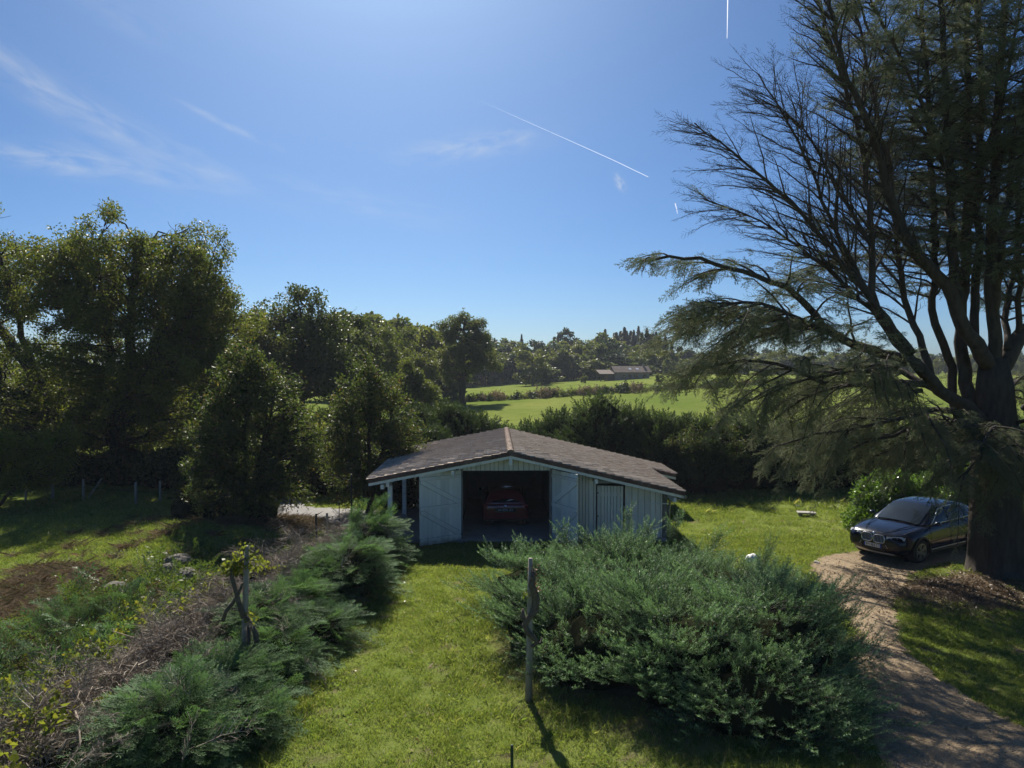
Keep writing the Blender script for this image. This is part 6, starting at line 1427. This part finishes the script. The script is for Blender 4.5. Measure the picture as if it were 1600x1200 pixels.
for k, (px, py, s, lab) in enumerate(((278, 893, (.38, .3, .24), 'mossy grey rock with a yellow green cap, topmost on the rough bank'), (290, 905, (.30, .26, .18), 'mossy rock just under the topmost one on the bank'), (262, 902, (.22, .2, .16), 'small rounded rock beside the mossy pair on the bank'),
                                      (180, 938, (.30, .22, .2), 'dark mossy boulder half sunk in the middle of the rough bank'), (70, 1060, (.25, .16, .10), 'flat grey stone among ferns below the bank'), (228, 978, (.2, .16, .08), 'small pale stone by the foot of the bank'))):
    q = gp(px, py, .25); rock('rock', (q.x, q.y), s, lab, 'rock', 'moss_rock' if k < 4 else 'stone', 1.+k)

# ================================================================== THE BRUSH ROW AND THE ROUGH BANK
def brush(y0, y1, label, seed):
    cx = lambda y: float(np.interp(y, [8, 10, 13, 16, 19, 20.6], [-6.6, -6.4, -6.1, -5.7, -4.7, -4.1]))
    ym = (y0+y1)/2; r = empty('brush_pile', (cx(ym), ym, h1(cx(ym), ym)), label=label, cat='brush pile', group='heaps of cut branches behind the low hedge')
    n = int(150*(y1-y0)); P = []; D = []; S_ = []
    for _ in range(n):
        y = rng.uniform(y0, y1); x = cx(y)+rng.normal()*.5-.1; d = abs(x-cx(y)); z = max(.05, (.95-.55*d)*rng.uniform(.3, 1.))
        a = rng.choice([-1, 1]); D.append((rng.normal()*.5-.5, rng.normal()*.7, rng.normal()*.25-.1)); P.append((x-cx(ym), y-ym, z)); S_.append(rng.uniform(.6, 1.15))
    P = np.array(P); D = np.array(D); scatter('dead_twigs', P, basis_euler(D, np.array([0, 0, 1.])+rng.normal(size=D.shape)*.4), np.array(S_), C['dead'], r)
    B_ = []
    for _ in range(int(4*(y1-y0))):
        y = rng.uniform(y0, y1); a = np.array([cx(y)-cx(ym)+rng.normal()*.3, y-ym, rng.uniform(.4, .85)]); b = a+np.array([rng.normal()*.7, rng.normal()*.9, rng.uniform(-.5, .25)]); B_.append(curve_pts(a, b, 7, .10, .12))
    v, f = tubes(np.array(B_), np.tile(np.linspace(.018, .005, 7), (len(B_), 1)), 5); tag(link('sticks', npmesh('sticks', v, f, M['dead_twig']), None, r), kind='stuff')
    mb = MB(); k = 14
    bm = bmesh.new()  # added dark filler core under the twigs
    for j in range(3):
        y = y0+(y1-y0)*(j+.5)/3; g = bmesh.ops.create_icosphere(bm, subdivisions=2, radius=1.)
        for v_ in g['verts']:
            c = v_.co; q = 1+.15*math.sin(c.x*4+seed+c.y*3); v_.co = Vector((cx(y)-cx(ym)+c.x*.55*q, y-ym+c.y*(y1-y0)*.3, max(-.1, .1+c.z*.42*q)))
    me = bpy.data.meshes.new('dark_filler_core'); bm.to_mesh(me); bm.free(); me.materials.append(M['core']); link('dark_filler_core', me, None, r)
for k, (a, b, lab) in enumerate(((8.2, 10.6, 'grey heap of dead brush at the bottom of the picture beside the ferns'), (10.6, 13.0, 'grey dead brush heap with long bare sticks, second from the bottom'), (13.0, 15.4, 'dead brush heap behind the ivy topped stake'), (15.4, 17.8, 'thick brown dead brush heap just beyond the stake'), (17.8, 20.4, 'dead brush heap at the garage end, below the thin fence posts'))):
    brush(a, b, lab, k)
def band(name, n, fx, coll, size, zf=.0, up=.5, label=None, tilt=.6, mask=None):
    P = []; D = []
    while len(P) < n:
        x, y = fx()
        if mask is not None and not mask(x, y): continue
        P.append((x, y, h1(x, y)+zf)); D.append((rng.normal()*tilt, rng.normal()*tilt, up))
    P = np.array(P); o = scatter(name, P, basis_euler(np.array(D), rng.normal(size=P.shape)+np.array([0, 0, .6])), rng.uniform(*size, len(P)), coll); tag(o, label, kind='stuff'); return o
def ubox(x0, x1, y0, y1): return lambda: (rng.uniform(x0, x1), rng.uniform(y0, y1))
def stand(name, n, fx, coll, size, label, mask=None, zs=None):
    P = []
    while len(P) < n:
        x, y = fx()
        if mask is not None and not mask(x, y): continue
        P.append((x, y, h1(x, y)))
    P = np.array(P); rot = np.stack([rng.normal(size=n)*.08, rng.normal(size=n)*.08, rng.uniform(0, 6.28, n)], 1); s = rng.uniform(*size, n)
    o = scatter(name, P, rot, s, coll); tag(o, label, kind='stuff'); return o
# strip of ferns, weeds and saplings between the brush and the bank
def weed_mask(x, y): return x < np.interp(y, [8, 13, 17, 20], [-6.9, -6.6, -6.4, -5.8]) and x > np.interp(y, [8, 12, 16, 20], [-9.5, -9.4, -9.6, -9.6])
band('ferns', 420, ubox(-9.8, -5.6, 8, 20), C['fern'], (.5, .95), .05, .55, 'green ferns and weeds between the brush heaps and the rough bank', .9, weed_mask)
band('low_conifer_growth', 260, ubox(-9.6, -6.4, 8, 15.5), C['leyland'], (.5, .9), .15, .5, 'feathery evergreen growth among the ferns', .8, weed_mask)
band('weeds', 300, ubox(-9.8, -5.6, 9, 21), C['ivy'], (.6, 1.3), .12, .5, 'low leafy weeds around the ferns', .8, weed_mask)
P = [(-6.9+rng.normal()*.5, rng.uniform(8.2, 10.6), .5+.55*rng.uniform()) for _ in range(70)]+[(-7.4+rng.normal()*.35, rng.uniform(11, 14.5), .45+.4*rng.uniform()) for _ in range(38)]+[(-6.5+rng.normal()*.2, rng.uniform(14, 16), .6+.4*rng.uniform()) for _ in range(14)]
tag(scatter('yellow_sapling_leaves', np.array(P), rand_rot(len(P)), rng.uniform(.7, 1.3, len(P)), C['vine']), 'yellow green leaves of young saplings growing through the brush', kind='stuff')
SAP = []
for p in P[::4]: SAP.append(curve_pts((p[0]+.1*rng.normal(), p[1]+.1*rng.normal(), 0), p, 6, .02, .05))
v, f = tubes(np.array(SAP), np.tile(np.linspace(.01, .004, 6), (len(SAP), 1)), 4); tag(link('sapling_stems', npmesh('sapling_stems', v, f, M['thin_bark'])), 'thin upright stems of young saplings in the brush', kind='stuff')
def bank_mask(x, y): return soil(np.array([x]), np.array([y]))[0] > .35 and x < -6.9
stand('dry_growth', 2600, ubox(-14, -6.9, 10, 26), C['straw'], (.7, 1.4), 'brown dried weeds covering the rough bank', bank_mask)
band('bank_weeds', 130, ubox(-13, -7.5, 12, 22), C['ivy'], (.5, 1.), .05, .5, 'patches of green weeds and grey leaves on the rough bank', .8, bank_mask)

# ================================================================== GRASS
def lawn_ok(X, Y):
    ok = ~in_poly(X, Y, DRIVE_OUT) & ~in_poly(X, Y, ROAD_OUT)
    ok &= ~((X > -4.5) & (X < 5.2) & (Y > 22.6) & (Y < 30.3)); return ok
def grass(name, n, x0, x1, y0, y1, coll, size, label, dens=None, extra=None):
    X = rng.uniform(x0, x1, n); Y = y0+(y1-y0)*rng.uniform(0, 1, n)**1.15
    vis = np.abs(X) < Y*.74+1.5
    X, Y = X[vis], Y[vis]; k = lawn_ok(X, Y); s = soil(X, Y); k &= rng.uniform(0, 1, len(X)) > s*1.1
    patchy = .5+.35*wob(X, Y, .8, 3.)+.35*wob(X, Y, 3.3, 1.); k &= rng.uniform(0, 1, len(X)) < .12+1.05*patchy
    if extra is not None: k &= extra(X, Y)
    X, Y = X[k], Y[k]; P = np.stack([X, Y, H(X, Y)], 1); m = len(P)
    sz = rng.uniform(*size, m)*(.75+.5*(.5+.5*wob(X, Y, 1.7, 5.)))
    rot = np.stack([rng.normal(size=m)*.12, rng.normal(size=m)*.12, rng.uniform(0, 6.28, m)], 1)
    o = scatter(name, P, rot, np.stack([sz*1.1, sz*1.1, sz], 1), coll); return tag(o, label, kind='stuff')
grass('lawn_grass', 30000, -6.2, 13, 8.2, 23.5, C['grass'], (.8, 1.35), 'short sunlit grass of the lawn between the hedge and the drive')
grass('lawn_grass', 20000, -20, 22, 20, 33, C['grass'], (1.1, 1.9), 'grass of the lawns beside the garage and under the trees')
grass('lawn_grass', 7000, -19, -8, 14, 22, C['grass'], (.9, 1.5), 'grass of the lawn above the rough bank')
grass('clover_patches', 9000, -6, 13, 8.2, 26, C['clover'], (.7, 1.6), 'broad leaved clover and weeds mixed into the lawn', extra=lambda X, Y: wob(X, Y, 1.3, 9.) > .1)
grass('tufted_grass', 1300, -6, 13, 8.2, 24, C['grass_long'], (.35, .8), 'scattered coarser tufts in the lawn')
tag(scatter('fallen_leaves', *(lambda n: (lambda X, Y: (np.stack([X, Y, H(X, Y)+.02], 1), np.stack([X*0, X*0, rng.uniform(0, 6, n)], 1), rng.uniform(.25, .5, n)))(rng.uniform(-5, 13, n), rng.uniform(8.5, 26, n)))(260), src_collection('dead_leaf', [npmesh('dead_leaf', *leaf_clump(5, .5, .16, .09, .03), leafmat('dead_leaf', (.20, .13, .07), (.32, .24, .14), None, .1)) for _ in range(3)])), 'dry leaves fallen on the lawn', kind='stuff')
grass('tall_grass', 1500, -5.2, -3.4, 8.2, 21, C['grass_long'], (.8, 1.5), 'longer grass along the foot of the low hedge')
grass('tall_grass', 1600, -1.4, 7.2, 9.5, 19.5, C['grass_long'], (.7, 1.2), 'longer grass round the foot of the junipers', extra=lambda X, Y: np.exp(-(((X-3.2)/4.2)**2+((Y-14.2)/4.9)**2)**3) > .2)
grass('tall_grass', 900, -20, 20, 27, 33, C['grass_long'], (1.2, 2.2), 'longer grass at the far edge of the lawns')
# loose stones and fallen bits on the drive and the bare soil
peb = []
for _ in range(3):
    bm = bmesh.new(); bmesh.ops.create_icosphere(bm, subdivisions=1, radius=.016)
    for v_ in bm.verts: v_.co = Vector((v_.co.x*rng.uniform(.7, 1.3), v_.co.y*rng.uniform(.7, 1.3), v_.co.z*.6))
    me = bpy.data.meshes.new('pebble'); bm.to_mesh(me); bm.free(); me.materials.append(M['pebble'] if 'pebble' in M else M.setdefault('pebble', paint('pebble', (.23, .175, .12), (.36, .30, .23), rough=.9, scale=3, rnd=.25))); peb.append(me)
CP = src_collection('pebble', peb)
X = rng.uniform(5, 16, 16000); Y = rng.uniform(8, 23, 16000); k = in_poly(X, Y, DRIVE_OUT); X, Y = X[k], Y[k]
tag(scatter('loose_gravel', np.stack([X, Y, H(X, Y)+.012], 1), rand_rot(len(X)), rng.uniform(.3, 1.15, len(X))**1.5, CP), 'loose stones scattered over the drive', kind='stuff')
lit = src_collection('litter', [npmesh('litter', *leaf_clump(14, .16, .06, .018, .05), leafmat('litter', (.10, .065, .04), (.19, .13, .08), None, .1)) for _ in range(3)])
X = rng.normal(11.3, 1.5, 1500); Y = rng.normal(17.3, 1.0, 1500)
tag(scatter('fallen_needles', np.stack([X, Y, H(X, Y)+.012], 1), np.stack([X*0, X*0, rng.uniform(0, 6, 1500)], 1), rng.uniform(.6, 1.3, 1500), lit), 'brown fallen needles and twigs under the cedar', kind='stuff')

# ================================================================== CONTRAILS
M['vapour'], nt_, o_v = newmat('vapour')
tl_ = N(nt_, 'ShaderNodeBsdfTranslucent'); tl_.inputs[0].default_value = (.95, .95, .97, 1); tp_ = N(nt_, 'ShaderNodeBsdfTransparent'); mx_ = N(nt_, 'ShaderNodeMixShader'); mx_.inputs[0].default_value = .32
nt_.links.new(tp_.outputs[0], mx_.inputs[1]); nt_.links.new(tl_.outputs[0], mx_.inputs[2]); nt_.links.new(mx_.outputs[0], o_v.inputs[0])
for pts, r0, r1, lab in (([(1137, -30), (1137, 0), (1136.5, 30), (1136, 60)], 1.9, .8, 'short bright aircraft trail, almost upright at the top of the sky'),
                         ([(745, 155), (830, 193), (900, 224), (960, 251), (1013, 276.5)], .06, .75, 'long thin aircraft trail slanting down toward the cedar'),
                         ([(1055, 318), (1057, 326), (1058.5, 334)], 1.5, .5, 'very short aircraft trail low in the sky beside the cedar')):
    Yd = 4200; A = [at(a_, b_, Yd+400*i/len(pts)) for i, (a_, b_) in enumerate(pts)]; n = len(A); k = Yd/FPX
    r = empty('vapour_trail', A[0], label=lab, cat='vapour trail')
    MB().tube([p-A[0] for p in A], [(r0+(r1-r0)*i/(n-1))*k*.62 for i in range(n)], 8).build('trail', M['vapour'], r, smooth=True)

# ================================================================== THE AIR
HAZE = .00032
mh, nth, oh = newmat('haze_air'); pv = N(nth, 'ShaderNodeVolumePrincipled'); pv.inputs['Density'].default_value = HAZE; pv.inputs['Color'].default_value = (.80, .88, 1.0, 1); pv.inputs['Anisotropy'].default_value = .1
nth.links.new(pv.outputs[0], oh.inputs['Volume'])
hz = MB().box(-420, 420, -60, 420, -6, 24).build('haze', None); hz.data.materials.append(mh); tag(hz, 'thin summer haze lying over the meadow and wood', kind='stuff')
S.cycles.volume_step_rate = 4
